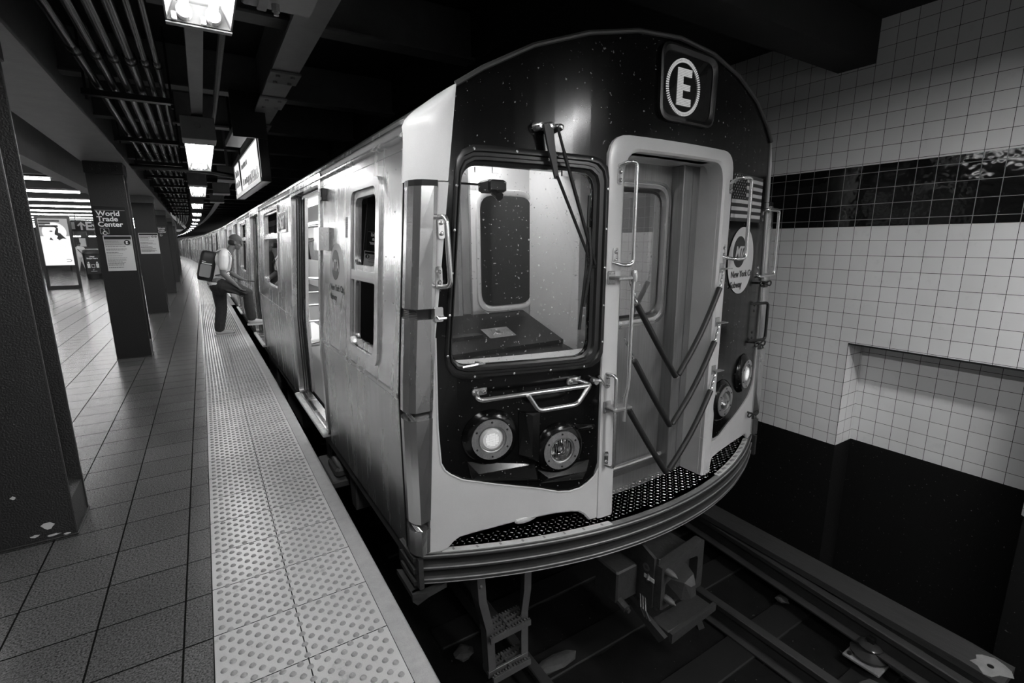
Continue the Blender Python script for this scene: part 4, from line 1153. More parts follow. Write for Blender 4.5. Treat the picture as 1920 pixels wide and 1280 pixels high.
# hangers below the sill seen over the platform gap
for i, (y, w2, zz) in enumerate(((3.45, .34, -.46), (4.35, .25, -.40), (7.6, .3, -.45))):
    b = MB(); b.prism([(y, -.12), (y + w2, -.12), (y + w2 * .75, -.2), (y + w2 * .62, zz), (y + w2 * .28, zz), (y + w2 * .2, -.22)], lambda u, v, d: (.80 + d, u, v), 0, .02)
    b.prism([(y + w2 * .05, -.12), (y + w2 * .95, -.12), (y + w2 * .62, zz), (y + w2 * .28, zz)], lambda u, v, d: (.82 + d, u, v), 0, .16)
    b.build('sill_bracket', M['under'], train)
b = MB(); b.bbox(.70, .86, 3.85, 4.45, -.40, -.34, .01); b.bbox(.74, .84, 3.9, 4.2, -.34, -.26, .02); b.cyl((.70, 4.0, -.37), (.66, 4.0, -.37), .03, 8)
b.build('collector_beam', M['under'], train)
b = MB()
for y in (6.2, 8.2): b.bbox(.86, 1.0, y, y + 1.2, -.7, -.2, .02)
b.build('equipment_box', M['under'], train)
b = MB(); 
for y in (4.7, 6.8):
    for x in (1.53, 3.05):
        b.rev(((.05, -.06), (.43, -.06), (.45, -.02), (.45, .05), (.40, .06), (.05, .06)), (x, y, -.72), (1, 0, 0), 28, caps=True)
b.build('wheel', M['under'], train, smooth=True)
b = MB()
for x in (1.30, 3.18): b.bbox(x, x + .1, 4.2, 7.3, -.85, -.6, .02)
b.box(1.3, 3.2, 5.5, 6.0, -.8, -.5)
b.build('truck_frame', M['under'], train)

# ---- front corners: rounded silver caps and the stainless covers below
def xroof(z):
    """outer half-profile x of the body at height z (left side)"""
    if z < 2.03: return SXL(z)
    L_ = [(CX + u, zz) for u, zz in ROOF[:6]]
    for (a, za), (c, zc) in zip(L_, L_[1:]):
        if za <= z <= zc: return a + (c - a) * (z - za) / (zc - za)
    return L_[-1][0]
xb = lambda z: .838 + (.938 - .838) * max(0, min(1, z / 1.82))          # inner edge of the cover
def corner(sgn):
    S = (lambda p: p) if sgn < 0 else (lambda p: (2 * CX - p[0], p[1], p[2]))
    rings = []
    for z in lin(1.825, 2.236, 16):
        xr = xroof(z) - .008; xe = .985 + (1.032 - .985) * (z - 1.825) / .41
        xr = min(xr, xe - .002)
        P0 = (xr, 2.31); P1 = (xr, FY(xr) - .015); P2 = (xe, FY(xe) - .006); row = []
        for k in range(15):
            t = k / 14; row.append(S((P0[0] * (1 - t) ** 2 + 2 * P1[0] * t * (1 - t) + P2[0] * t * t, P0[1] * (1 - t) ** 2 + 2 * P1[1] * t * (1 - t) + P2[1] * t * t, z)))
        row.append(S((xe, FY(xe) + .04, z))); row.append(S((xr + .03, 2.31, z)))
        rings.append(row)
    MB().loft(rings).build('corner_cap', M['mask'], train, smooth=True)
    def cov(z0, z1, nm, m, zs=None, slope=0):
        rings = []
        for z in (zs or lin(z0, z1, 4)):
            x = SXL(z); xe = xb(z)
            pr = [(x + .001, 2.300), (x - .004, 2.272), (x - .012, 2.262), (x - .014, 2.222), (x - .001, 2.178), (x + .025, 2.152), (xe - .022, FY(xe) - .020), (xe - .002, FY(xe) - .014), (xe - .002, FY(xe) + .03), (x + .03, 2.300)]
            rings.append([S((a, c, z)) for a, c in pr])
        return MB().loft(rings).build(nm, m, train)
    cov(1.245, 1.80, 'corner_cover', M['steel']); cov(.742, 1.195, 'corner_cover', M['steel']); cov(.150, .700, 'corner_cover', M['steel']); cov(-.03, .105, 'corner_cover', M['steel'])
    # lip line near the top of the cover
    # dark gaps with cables inside
    for za, zc in ((1.195, 1.245), (.700, .742), (.105, .150)):
        rings = []
        for z in (za, zc):
            x = SXL(z); xe = xb(z); rings.append([S(p + (z,)) for p in ((x + .012, 2.29), (x + .012, 2.23), (x + .03, 2.185), (xe - .01, FY(xe) + .012), (xe, 2.3))])
        g_ = MB().loft(rings).build('cable_gap', M['blackmetal'], train)
        b = MB(); zc_ = (za + zc) / 2
        if za > 1:
            x = SXL(za)
            for k in range(6): b.tube([S((x + .002, 2.26, za + .004 + k * .008)), S((x + .004, 2.20, za + .004 + k * .008)), S((x + .03, 2.165, za + .004 + k * .008))], .0028, 5)
        else:
            x = SXL(za)
            for k in range(3): b.tube([S((x - .002 + k * .006, 2.235 - k * .012, zc + .004)), S((x + .000 + k * .006, 2.205 - k * .01, zc_ + .006)), S((x + .016 + k * .008, 2.175 - k * .006, za - .002))], .0045, 6)
        b.build('cable', M['chrome'] if za < 1 else M['rubber'], g_)
    b = MB(); rings = []
    for z in (1.795, 1.828):
        x = SXL(z); xe = xb(1.82); rings.append([S(p + (z,)) for p in ((x + .001, 2.306), (x - .010, 2.262), (x - .011, 2.222), (x + .002, 2.18), (x + .028, 2.155), (xe, FY(xe) - .012), (xe, FY(xe) + .03), (x + .03, 2.306))])
    b.loft(rings).build('cover_joint', M['blackmetal'], train)
corner(-1); corner(1)

# ---- painted mask (silver-white) and black glossy panel
LB = [(.904, 1.10), (.898, .64), (.907, .452), (.926, .41), (.954, .383), (1.012, .345), (1.182, .293), (1.426, .221), (1.54, .178), (1.611, .165), (1.68, .17), (1.729, .192), (1.775, .222), (1.804, .269)]
edgeL = [(.985, 1.825), (.904, 1.10)]
bot = [(1.80, -.045), (1.755, -.045), (1.72, .0), (1.68, .03), (1.63, .043), (1.528, .057), (1.399, .060), (1.276, .058), (1.158, .049), (1.059, .040), (.990, .030), (.955, .008), (.925, -.025), (.893, -.04), (.836, -.04)]
maskL = [(.936, 1.82), (.987, 1.82)] + LB[:] + [(1.812, .33), (1.80, .33)][:1] + bot
cux = lin(.9, 3.7, 29)
plate('face_mask', maskL, [], ff, -.006, .04, M['mask'], train, cu=cux)
maskR = mir([(.936, 1.82), (.987, 1.82)] + LB[:-1] + [(1.665, .20)] + [(1.665, -.045)] + bot[1:] if False else maskL)
maskR = [(2 * CX - a, b_) if a < 1.79 else (2.872, b_) for a, b_ in maskL][::-1]
plate('face_mask', maskR, [], ff, -.006, .04, M['mask'], train, cu=cux)
for sg in (1, -1):
    b = MB(); b.tube([ff(u, v, .006) for u, v in ([(1.80, -.04)] + bot if sg > 0 else [(2.872, -.04)] + [(2 * CX - a, c) if a < 1.79 else (2.86, c) for a, c in bot])], .011, 6); b.build('mask_lip', M['mask'], train, smooth=True)
# bulge on the lower edge of the mask
b = MB(); b.ball((1.36, FY(1.36) + .01, .052), .08, (1.0, .22, .30), 18, 10); b.build('mask_bulge', M['mask'], train, smooth=True)
arc = [(CX + u, z - .004) for u, z in ROOF if 2.235 < z and abs(u) < 1.25]
blk = [(1.80, .30)] + [(a, b_) for a, b_ in LB[:-1][::-1]] + [(.985, 1.825), (1.031, 2.233)] + [(CX - 1.12, 2.306), (CX - .88, 2.426), (CX - .6, 2.516), (CX - .3, 2.576), (CX, 2.597), (CX + .3, 2.576), (CX + .6, 2.516), (CX + .88, 2.426), (CX + 1.12, 2.306)]
blk += [(2 * CX - a, b_) for a, b_ in ([(1.031, 2.233), (.985, 1.825)] + LB[:-1])][:-4] + [(2.93, .178), (2.875, .20)]
blk += [(2.872, 1.99), (2.84, 2.05), (2.77, 2.085), (1.90, 2.085), (1.83, 2.05), (1.80, 1.99)]
GL = rpoly([(.975, .955), (1.715, .945), (1.728, 1.885), (1.052, 1.90)], .085, 6)
plate('face_panel', blk, [GL], ff, .004, .03, M['black'], train, cu=cux + [1.0, 1.1])
# thin pale edge of the mask round the black panel
b = MB(); b.tube([ff(u, v, -.005) for u, v in LB + [(1.806, .36), (1.803, .9), (1.800, 1.4)]], .0055, 6); b.build('mask_edge', M['mask'], train, smooth=True)
b = MB(); b.tube([(CX + u, FY(CX + u) - .004, z + .001) for u, z in ROOF[3:-3]], .012, 8); b.build('roof_edge', M['roofm'], train, smooth=True)

# windshield: stepped rubber frame and glass
OUTL = [(.935, .885), (1.805, .875), (1.812, 1.965), (1.025, 1.99)]
def inset(t):
    a = OUTL; g_ = [(.975, .955), (1.715, .945), (1.728, 1.885), (1.052, 1.90)]
    return resample_n(rpoly([(p[0] * (1 - t) + q[0] * t, p[1] * (1 - t) + q[1] * t) for p, q in zip(a, g_)], .11 - .03 * t, 6))
def resample_n(p, n=72):
    d = [0]
    for i in range(len(p)): d.append(d[-1] + math.dist(p[i], p[(i + 1) % len(p)]))
    out = []; j = 0
    for k in range(n):
        s_ = d[-1] * k / n
        while d[j + 1] < s_: j += 1
        t = (s_ - d[j]) / max(1e-9, d[j + 1] - d[j]); a = p[j]; c = p[(j + 1) % len(p)]
        out.append((a[0] + (c[0] - a[0]) * t, a[1] + (c[1] - a[1]) * t))
    return out
b = MB()
lv = [(0, .0), (.0, -.012), (.14, -.020), (.30, -.020), (.36, -.008), (.52, -.008), (.60, -.018), (.74, -.018), (.80, -.002), (.96, .004), (1.0, .02)]
b.loft([[ff(u, v, d) for u, v in inset(t)] for t, d in lv], caps=False)
wf = b.build('windshield_frame', M['rubber'], train, smooth=True)
MB().prism(inset(.98), ff, .012, .016).build('windshield_glass', M['windglass'], wf)
b = MB(); ring_ = inset(.2)
for k in range(0, 72, 4): b.rev(((.007, 0), (.006, .003), (.001, .004)), ff(ring_[k][0], ring_[k][1], -.020), (0, -1, 0), 8)
b.build('screw', M['chrome'], wf)
b = MB()
for x in (1.12, 1.20, 1.55): b.box(x - .018, x + .018, FY(x) - .012, FY(x) + .0, 1.865, 1.89)  # three small chrome rectangles along the top of the glass
b.build('chrome_rect', M['chrome'], wf)

# door frame of the front and the recess behind it
of = resample(rpoly([(1.80, -.05), (2.875, -.05), (2.875, 2.085), (1.80, 2.085)], [0, 0, .13, .13], 6), .12)
def dinner(p):
    return (1.912 + (p[0] - 1.80) * (2.768 - 1.912) / 1.075, -.05 + (p[1] + .05) * 2.062 / 2.135)
b = MB(); inn = [dinner(p) for p in of]
rings = [[ff(u, v, d) for u, v in of] for d in (.03, -.012)] + [[ff(u * (1 - t) + a * t, v * (1 - t) + c * t, -.016) for (u, v), (a, c) in zip(of, inn)] for t in (.10, .85)]
rings += [[ff(a, c, -.004) for a, c in inn], [(a, FY(a) + .10, c) for a, c in inn]]
dfm = b.loft(rings, caps=False).build('door_surround', M['mask'], train, smooth=True)
b = MB(); b.box(1.86, 1.914, 1.99, 2.24, -.05, 2.03); b.box(2.766, 2.80, 1.99, 2.14, -.05, 2.03); b.box(1.90, 2.78, 1.99, 2.26, 2.012, 2.05)
b.build('recess_side', M['mask'], dfm)
b = MB(); b.bbox(2.60, 2.79, 2.135, 2.165, -.05, 2.012, .004); b.bbox(2.598, 2.622, 2.12, 2.24, -.05, 2.012, .004); b.box(2.70, 2.703, 2.130, 2.136, -.04, 2.0)
b.build('recess_post', M['door_steel'], dfm)
DW = rr(2.00, 2.555, 1.05, 1.88, .10)
ed = plate('end_door', [(1.90, -.02), (2.61, -.02), (2.61, 2.02), (1.90, 2.02)], [DW], lambda u, v, d: (u, 2.215 + d, v), 0, .035, M['door_steel'], train)
dwo, dwi = resample_n(rr(1.965, 2.59, 1.015, 1.915, .12)), resample_n(rr(2.02, 2.535, 1.07, 1.86, .09))
b = MB(); fd = lambda u, v, d: (u, 2.215 + d, v)
b.loft([[fd(a * (1 - t) + c * t, e * (1 - t) + g_ * t, d) for (a, e), (c, g_) in zip(dwo, dwi)] for t, d in ((0, 0), (.02, -.014), (.3, -.016), (.34, -.010), (.44, -.010), (.48, -.016), (.8, -.014), (1, .015))], caps=False)
b.build('door_window_frame', M['steel'], ed, smooth=True)
b = MB(); b.loft([[fd(a, e, .016) for a, e in dwi], [fd(2.278 + (a - 2.278) * .93, 1.465 + (e - 1.465) * .955, .012) for a, e in dwi]], caps=False); b.build('window_gasket', M['rubber'], ed)
MB().prism(dwi, fd, .018, .022).build('door_window', M['doorglass'], ed)
b = MB()
for zz in (1.2, 1.45, 1.7):
    b.rev(((.005, 0), (.001, .002)), (2.575, 2.200, zz), (0, -1, 0), 6)
b.build('screw', M['blackmetal'], ed)
b = MB(); b.tube([(1.92, 2.185, .075), (2.595, 2.185, .075)], .020, 10); b.build('threshold_roller', M['chrome'], ed, smooth=True)
MB().box(1.91, 2.60, 2.16, 2.22, -.05, .03).build('door_sill', M['door_steel'], ed)
b = MB(); b.box(2.13, 2.2, 2.205, 2.214, .99, 1.0); b.bbox(1.99, 2.07, 2.195, 2.212, .955, .995, .003); b.build('door_latch', M['door_steel'], ed)

# deck plate with raised tread
b = MB(); xs = lin(.80, 3.74, 30)
b.loft([[(x, BY(x) + .015, -.062), (x, BY(x) + .015, -.050), (x, 2.30, -.050), (x, 2.30, -.062)] for x in xs]); dk = b.build('deck_plate', M['deck'], train)
b = MB(); n_ = 0
px_ = .034; j = 0
y = 1.80
while y < 2.24:
    i = 0; x = .88
    while x < 3.70:
        if y > BY(x) + .075 and (y < FY(x) + .10 or (1.92 < x < 2.76 and y < 2.16)):
            a = PI / 4 if (i + j) % 2 else -PI / 4
            dx, dy = math.cos(a) * .0125, math.sin(a) * .0125; nx_, ny_ = -math.sin(a) * .0035, math.cos(a) * .0035
            b.add([(x - dx, y - dy, -.0505), (x + nx_, y + ny_, -.0505), (x + dx, y + dy, -.0505), (x - nx_, y - ny_, -.0505), (x, y, -.0465)], [(0, 3, 4), (3, 2, 4), (2, 1, 4), (1, 0, 4)])
        x += .030; i += 1
    y += .026; j += 1
t_ = b.build('tread_pattern', M['deckrib'], dk)
for x0, x1, n2 in ((.90, 1.83, 8), (2.86, 3.62, 9)):
    b = MB(); b.loft([[(x, BY(x) + .022, -.049), (x, BY(x) + .022, -.045), (x, BY(x) + .060, -.045), (x, BY(x) + .060, -.049)] for x in lin(x0, x1, 14)]); e_ = b.build('edge_strip', M['warn'], dk)
    b = MB()
    for k in range(n2):
        xx = x0 + (k + .5) * (x1 - x0) / n2; wd_ = .006 if x0 < 2 else .025
        b.box(xx - wd_, xx + wd_, BY(xx) + .032, BY(xx) + .052, -.0455, -.0443)
    b.build('strip_mark', M['greyprint'], e_)
# anticlimber
prof = [(.05, -.050), (.0, -.052), (-.004, -.062), (.0, -.072), (.075, -.080), (.08, -.106), (.012, -.112), (-.006, -.120), (-.008, -.132), (.0, -.140), (.075, -.148), (.08, -.174), (.012, -.180), (-.006, -.188), (-.008, -.202), (.0, -.212), (.05, -.222), (.10, -.245), (.30, -.245), (.30, -.05)]
xs = lin(.775, 3.765, 48)
b = MB(); b.loft([[(x, BY(x) + d, z) for d, z in prof] for x in xs]); bm_ = b.build('bumper', M['bumper'], train)
for z0_, z1_ in ((-.072, -.052), (-.142, -.118), (-.212, -.186)):
    pass
for zz, dd in ((-.053, -.001), (-.121, -.005), (-.189, -.005), (-.213, .001)):  # pale strips: worn edges plus light on upper facets put into the colour
    MB().tube([(x, BY(x) + dd, zz) for x in xs], .0042, 6).build('lit_worn_lip', M['lip'], bm_, smooth=True)
b = MB()
for (z0_, z1_), dy in zip(((-.134, -.118), (-.204, -.186)), (0, 0)):
    for x in (.770, 3.755): b.bbox(x, x + .012, BY(x) - .012, BY(x) + .045, z0_, z1_, .002)
b.build('worn_tip', M['bumper_tip'], bm_)
b = MB()
for z0_, z1_ in ((-.075, -.05), (-.142, -.115), (-.21, -.185)):
    b.box(.748, .80, 2.19, 2.40, z0_, z1_); b.box(3.74, 3.79, 2.19, 2.40, z0_, z1_)
b.box(.765, .79, 2.16, 2.42, -.22, -.05); b.box(3.75, 3.775, 2.16, 2.42, -.22, -.05)
b.loft([[(.73, 2.42, z), (.73, 2.18, z), (.80, 2.15, z), (.92, 2.17, z), (.92, 2.3, z)] for z in (-.275, -.245)])
b.prism([(.735, -.245), (.93, -.245), (.93, -.27), (.76, -.33), (.735, -.30)], lambda u, v, d: (u, 2.19 + d, v), 0, .02)
b.build('bumper_return', M['bumper'], train)

# handles
def grab(pts, r=.011, mounts=(), m='chrome', nm='grab_handle'):
    b = MB(); P_ = [Vector(p) for p in pts]; out = [P_[0]]
    for i in range(1, len(P_) - 1):
        a = (P_[i - 1] - P_[i]); c = (P_[i + 1] - P_[i]); t = min(.03, a.length * .45, c.length * .45)
        s_, e = P_[i] + a.normalized() * t, P_[i] + c.normalized() * t
        for k in range(5):
            q = k / 4; out.append(s_ * (1 - q) ** 2 + P_[i] * 2 * q * (1 - q) + e * q ** 2)
    out.append(P_[-1]); b.tube(out, r, 10)
    o = b.build(nm, M[m], train, smooth=True)
    for (x, y, z, w2, h2) in mounts:
        b = MB(); b.prism(rr(-w2 / 2, w2 / 2, -h2 / 2, h2 / 2, min(w2, h2) * .45), lambda u, v, d: (x + u, y + d, z + v), -.006, .004)
        for s_ in (-1, 1):
            q = (0, s_ * h2 * .24) if h2 > w2 else (s_ * w2 * .24, 0)
            b.rev(((.011, 0), (.011, .005), (.006, .010), (.001, .011)), (x + q[0], y - .006, z + q[1]), (0, -1, 0), 8)
        b.build('mounting_plate', M[m], o)
    return o
fo_ = .075
y = FY(.93)
grab([(.935, y, 1.665), (.945, y - fo_, 1.665), (.955, y - fo_ - .005, 1.35), (.925, y, 1.345)], .0125, [(.945, FY(.945) - .006, 1.615, .036, .10), (.928, FY(.928) - .006, 1.392, .036, .10)])
b = MB(); b.prism(rr(-.022, .022, -.035, .035, .01), lambda u, v, d: (.92 + u, FY(.92) - .006 + d, 1.215 + v), -.012, 0)
b.tube([(.905, FY(.92) - .02, 1.205), (.905, FY(.92) - .05, 1.200), (.94, FY(.92) - .05, 1.200), (.94, FY(.92) - .02, 1.205)], .006, 6); b.build('tie_down_ring', M['chrome'], train)
# horizontal handle with dropped loop
g_ = grab([(1.085, FY(1.085), .815), (1.065, FY(1.065) - .08, .79), (1.68, FY(1.68) - .08, .80), (1.65, FY(1.65), .812)], .0125, [(1.11, FY(1.11) + .0, .812, .09, .036), (1.625, FY(1.625), .812, .09, .036)])
grab([(1.315, FY(1.315) - .08, .792), (1.372, FY(1.37) - .08, .70), (1.595, FY(1.595) - .08, .705), (1.665, FY(1.665) - .08, .798)], .0125)
b = MB(); b.cyl((1.745, FY(1.745), .80), (1.745, FY(1.745) - .04, .80), .018, 10); b.cyl((1.72, FY(1.745) - .03, .81), (1.79, FY(1.745) - .035, .795), .009, 8); b.cyl((1.785, FY(1.745) - .06, .78), (1.785, FY(1.745) - .01, .82), .008, 8)
b.build('hose_valve', M['chrome'], train)
xg = 1.885
grab([(1.865, FY(xg) - .012, 1.93), (1.875, FY(xg) - .075, 1.945), (1.925, FY(xg) - .08, 1.945), (1.925, FY(xg) - .08, 1.43), (1.865, FY(xg) - .07, 1.425), (1.845, FY(xg) - .012, 1.44)], .0105, [(1.872, FY(xg) - .014, 1.88, .034, .085), (1.858, FY(xg) - .014, 1.475, .034, .085)])
grab([(1.826, FY(xg) - .012, .83), (1.84, FY(xg) - .075, .83), (1.845, FY(xg) - .075, .285), (1.835, FY(xg) - .012, .285)], .0105, [(1.832, FY(xg) - .014, .79, .034, .085), (1.838, FY(xg) - .014, .325, .034, .085)])
xg = 2.86
grab([(2.845, FY(xg) - .012, 1.90), (2.84, FY(xg) - .09, 1.93), (2.935, FY(xg) - .10, 1.93), (2.945, FY(xg) - .10, 1.44), (2.84, FY(xg) - .09, 1.435), (2.82, FY(xg) - .012, 1.45)], .0115, [(2.85, FY(xg) - .014, 1.88, .034, .085), (2.825, FY(xg) - .014, 1.485, .034, .085)])
yq = 2.14
grab([(3.50, yq, 1.76), (3.50, yq - .05, 1.77), (3.70, yq - .02, 1.77), (3.71, yq - .02, 1.29), (3.50, yq - .03, 1.285), (3.50, yq, 1.30)], .012, [(3.50, yq - .004, 1.72, .034, .09), (3.50, yq - .004, 1.33, .034, .09)])
grab([(3.40, yq - .02, 1.085), (3.62, yq - .05, 1.085), (3.625, yq - .05, .80), (3.41, yq - .02, .80), (3.38, yq - .02, .94), (3.40, yq - .02, 1.08)], .011, [(3.50, yq - .004, 1.05, .034, .09), (3.50, yq - .004, .84, .034, .09)], m='rubber')
for zz in (1.235, .775, .21):
    b = MB(); b.tube([(3.545 + .07 * math.sin(a) , yq - .06, zz + .018 * math.sin(2 * a)) for a in [2 * PI * i / 16 for i in range(16)]], .006, 6, closed=True); b.cyl((3.545, yq - .06, zz), (3.545, yq + .01, zz), .008, 6); b.build('hose_hook', M['rubber'], train)

# wiper: pantograph arms and blade
wy = lambda x: FY(x) - .055
b = MB()
for x, r in ((1.40, .022), (1.432, .016), (1.455, .022), (1.485, .014), (1.505, .017)): b.rev(((r, 0), (r, .035), (r * .6, .05), (.001, .052)), (x, FY(x), 2.082), (0, -1, 0), 12)
wp = b.build('wiper', M['chrome'], train, smooth=True)
b = MB(); b.loft([[(x - w2, wy(x), z), (x + w2, wy(x), z), (x + w2, wy(x) + .012, z), (x - w2, wy(x) + .012, z)] for x, z, w2 in ((1.43, 2.085, .026), (1.445, 2.0, .022), (1.478, 1.845, .010))])
b.tube([(1.476, wy(1.476), 1.86), (1.66, wy(1.66), 1.475)], .008, 8); b.tube([(1.475, wy(1.475), 2.08), (1.515, wy(1.51), 1.96)], .007, 8); b.tube([(1.51, wy(1.51), 1.97), (1.70, wy(1.7), 1.435)], .009, 8)
b.tube([(1.655, wy(1.655), 1.47), (1.675, wy(1.675), 1.425), (1.705, wy(1.705), 1.425)], .010, 8)
b.build('wiper_arm', M['blackmetal'], wp)
b = MB(); b.tube([(1.664, wy(1.66) + .01, 1.775), (1.655, wy(1.655) + .01, 1.42), (1.622, wy(1.62) + .01, 1.10)], .0075, 6); b.tube([(1.66, wy(1.66), 1.62), (1.668, wy(1.66) - .01, 1.45), (1.638, wy(1.64), 1.22)], .009, 6)
b.build('wiper_blade', M['rubber'], wp)

# route sign
SR = resample_n(rpoly([(2.130, 2.185), (2.60, 2.185), (2.615, 2.560), (2.118, 2.568)], .075, 6)); SI = [(2.366 + (a - 2.366) * .86, 2.375 + (c - 2.375) * .83) for a, c in SR]
b = MB(); b.loft([[ff(a * (1 - t) + c * t, e * (1 - t) + g2 * t, d) for (a, e), (c, g2) in zip(SR, SI)] for t, d in ((0, .004), (0, -.016), (.35, -.020), (.7, -.010), (1.0, -.004), (1.0, .010))], caps=False)
rs = b.build('route_sign_frame', M['rubber'], train, smooth=True)
MB().prism(SI, ff, .0, .008).build('sign_window', M['darkglass'], rs)
b = MB()
for k in range(74):
    a = 2 * PI * k / 74; c, s_ = math.cos(a), math.sin(a); cx, cz = 2.322, 2.368
    for (r0, r1) in ((.128, .138), (.1395, .149)):
        t_ = .0033; r0 *= .95; r1 *= .95; p = [(cx + r0 * c - t_ * s_, cz + r0 * s_ * 1.02 + t_ * c), (cx + r1 * c - t_ * s_, cz + r1 * s_ * 1.02 + t_ * c), (cx + r1 * c + t_ * s_, cz + r1 * s_ * 1.02 - t_ * c), (cx + r0 * c + t_ * s_, cz + r0 * s_ * 1.02 - t_ * c)]
        b.prism(p, ff, -.003, -.0005)
nrow = 24
for k in range(nrow):
    z = 2.277 + k * .188 / nrow; full = k < 5 or k >= nrow - 5 or 10 <= k < 14
    w2 = .115 if (k < 5 or k >= nrow - 5) else (.105 if full else .046)
    b.box(2.268, 2.268 + w2, FY(2.3) - .0035, FY(2.3) - .0005, z, z + .0052)
b.build('route_letter', M['led'], rs)

# flag decal and round emblem on the right half of the front
FX0, FX1, FZ0, FZ1 = 2.905, 3.415, 1.675, 1.975
fl = MB(); hs = (FZ1 - FZ0) / 13
b = MB()
for k in range(1, 13, 2):
    x0 = FX0 if k <= 6 - 1 else 3.115
    z0_ = FZ0 + k * hs
    if z0_ < FZ0 + 6 * hs - .001: x0 = FX0
    else: x0 = 3.115
    b.loft([[ff(x, z, -.001 - q) for z, q in ((z0_, 0), (z0_, .001), (z0_ + hs, .001), (z0_ + hs, 0))] for x in lin(x0, FX1, 8)])
MB2 = MB(); MB2.loft([[ff(x, z, d) for z, d in ((FZ0, 0), (FZ0, -.0008), (FZ1, -.0008), (FZ1, 0))] for x in lin(FX0, FX1, 8)])
fg = MB2.build('flag_decal', mat('flag_dark_stripe', .05, .35), train)
b.build('flag_stripe', M['decal'], fg)
b = MB(); b.loft([[ff(x, z, d) for z, d in ((FZ0 + 6 * hs, 0), (FZ0 + 6 * hs, -.0014), (FZ1, -.0014), (FZ1, 0))] for x in lin(FX0, 3.115, 4)]); b.build('flag_canton', M['blackprint'], fg)
b = MB()
for r_ in range(9):
    for c_ in range(6 if r_ % 2 == 0 else 5):
        x = FX0 + .018 + c_ * .035 + (0 if r_ % 2 == 0 else .0175); z = FZ0 + 6 * hs + .012 + r_ * .0172
        b.prism([(x + (.0062 if q % 2 == 0 else .0028) * math.sin(q * PI / 5), z + (.0062 if q % 2 == 0 else .0028) * math.cos(q * PI / 5)) for q in range(10)], ff, -.0022, -.0012)
b.build('flag_star', M['decal'], fg)
em = MB(); b = MB(); b.prism([(3.135 + .212 * math.cos(a), 1.415 + .226 * math.sin(a)) for a in [2 * PI * i / 48 for i in range(48)]], ff, -.0015, .001)
em = b.build('front_emblem', M['decal'], train)
MB().prism([(3.085 + .098 * math.cos(a), 1.475 + .105 * math.sin(a)) for a in [2 * PI * i / 36 for i in range(36)]], ff, -.0028, -.001).build('emblem_disc', M['blackprint'], em)
text('emblem_letters', 'MTA', .095, lambda u, v, d: ff(3.015 + u + v * .25, 1.445 + v, -.0036 - d), M['decal'], em, .001, .035, space=.82)
text('emblem_name', 'New York City\nSubway', .062, lambda u, v, d: ff(2.975 + u, 1.305 + v, -.0026 - d), M['blackprint'], em, .001, .015, line=1.15)

# headlights
def headlight(x, z, kind, r=.105):
    y = FY(x); sl = .24 * (x - CX); nrm = Vector((sl, -1, 0)).normalized(); c = Vector((x, y, z)); 
    b = MB(); b.rev(((r + .045, .0), (r + .03, .018), (r + .005, .030), (r, .030)), c, nrm, 32); pod = b.build('headlight_housing', M['black'], train, smooth=True)
    b = MB(); b.rev(((r + .003, .026), (r + .003, .036), (r - .028, .036), (r - .030, .028), (r - .034, .028), (r - .036, .034), (r - .040, .032), (r - .043, .010)), c, nrm, 32); b.build('bezel', M['steel_dirty'], pod, smooth=True)
    b = MB()
    for k in range(6):
        a = PI / 6 + k * PI / 3; u = nrm.cross(Vector((0, 0, 1))).normalized()
        q = c + u * math.cos(a) * (r - .012) + Vector((0, 0, 1)) * math.sin(a) * (r - .012) + nrm * .036
        b.rev(((.006, 0), (.005, .003), (.001, .004)), q, nrm, 8)
    b.build('bezel_screw', M['blackmetal'], pod)
    if kind:
        b = MB(); b.rev(((r - .04, .018), (r - .048, .026), (r * .25, .034), (.001, .036)), c, nrm, 28); b.build('lamp_ring', M['decal'], pod, smooth=True)
        b = MB(); u = nrm.cross(Vector((0, 0, 1))).normalized()
        for i in range(-6, 7):
            for j in range(-6, 7):
                if i * i + j * j < 34: q = c + u * i * .0062 + Vector((0, 0, j * .0062)) + nrm * .0365; b.rev(((.0027, 0), (.001, .002)), q, nrm, 5)
        b.build('lamp_led', M['lamp_on'], pod)
        MB().rev(((r - .056, .0355), (.001, .0358)), c, nrm, 24).build('lamp_disc', M['lamp_on'] if False else M['screen_mid'], pod)
    else:
        b = MB(); b.rev(((r - .043, .018), (r * .36, .0), (r * .15, -.018), (.001, -.02)), c, nrm, 28); b.build('reflector', M['reflector'], pod, smooth=True)
        b = MB(); b.rev(((r - .043, .020), (r * .3, .036), (.001, .040)), c, nrm, 28)
        b.build('lens', M['lens'], pod, smooth=True)
        b = MB(); u = nrm.cross(Vector((0, 0, 1))).normalized()
        for k in range(9): 
            q = (k - 4) * .012; hh = math.sqrt(max(0, (r - .045) ** 2 - q * q)); b.tube([c + u * q - Vector((0, 0, hh)) + nrm * .026, c + u * q + nrm * .038, c + u * q + Vector((0, 0, hh)) + nrm * .026], .0015, 4)
        b.ball(c + nrm * .01, .014); b.build('lens_rib', M['chrome'], pod)
headlight(1.160, .560, True); headlight(1.545, .437, False); headlight(2.985, .447, False); headlight(3.345, .572, True)
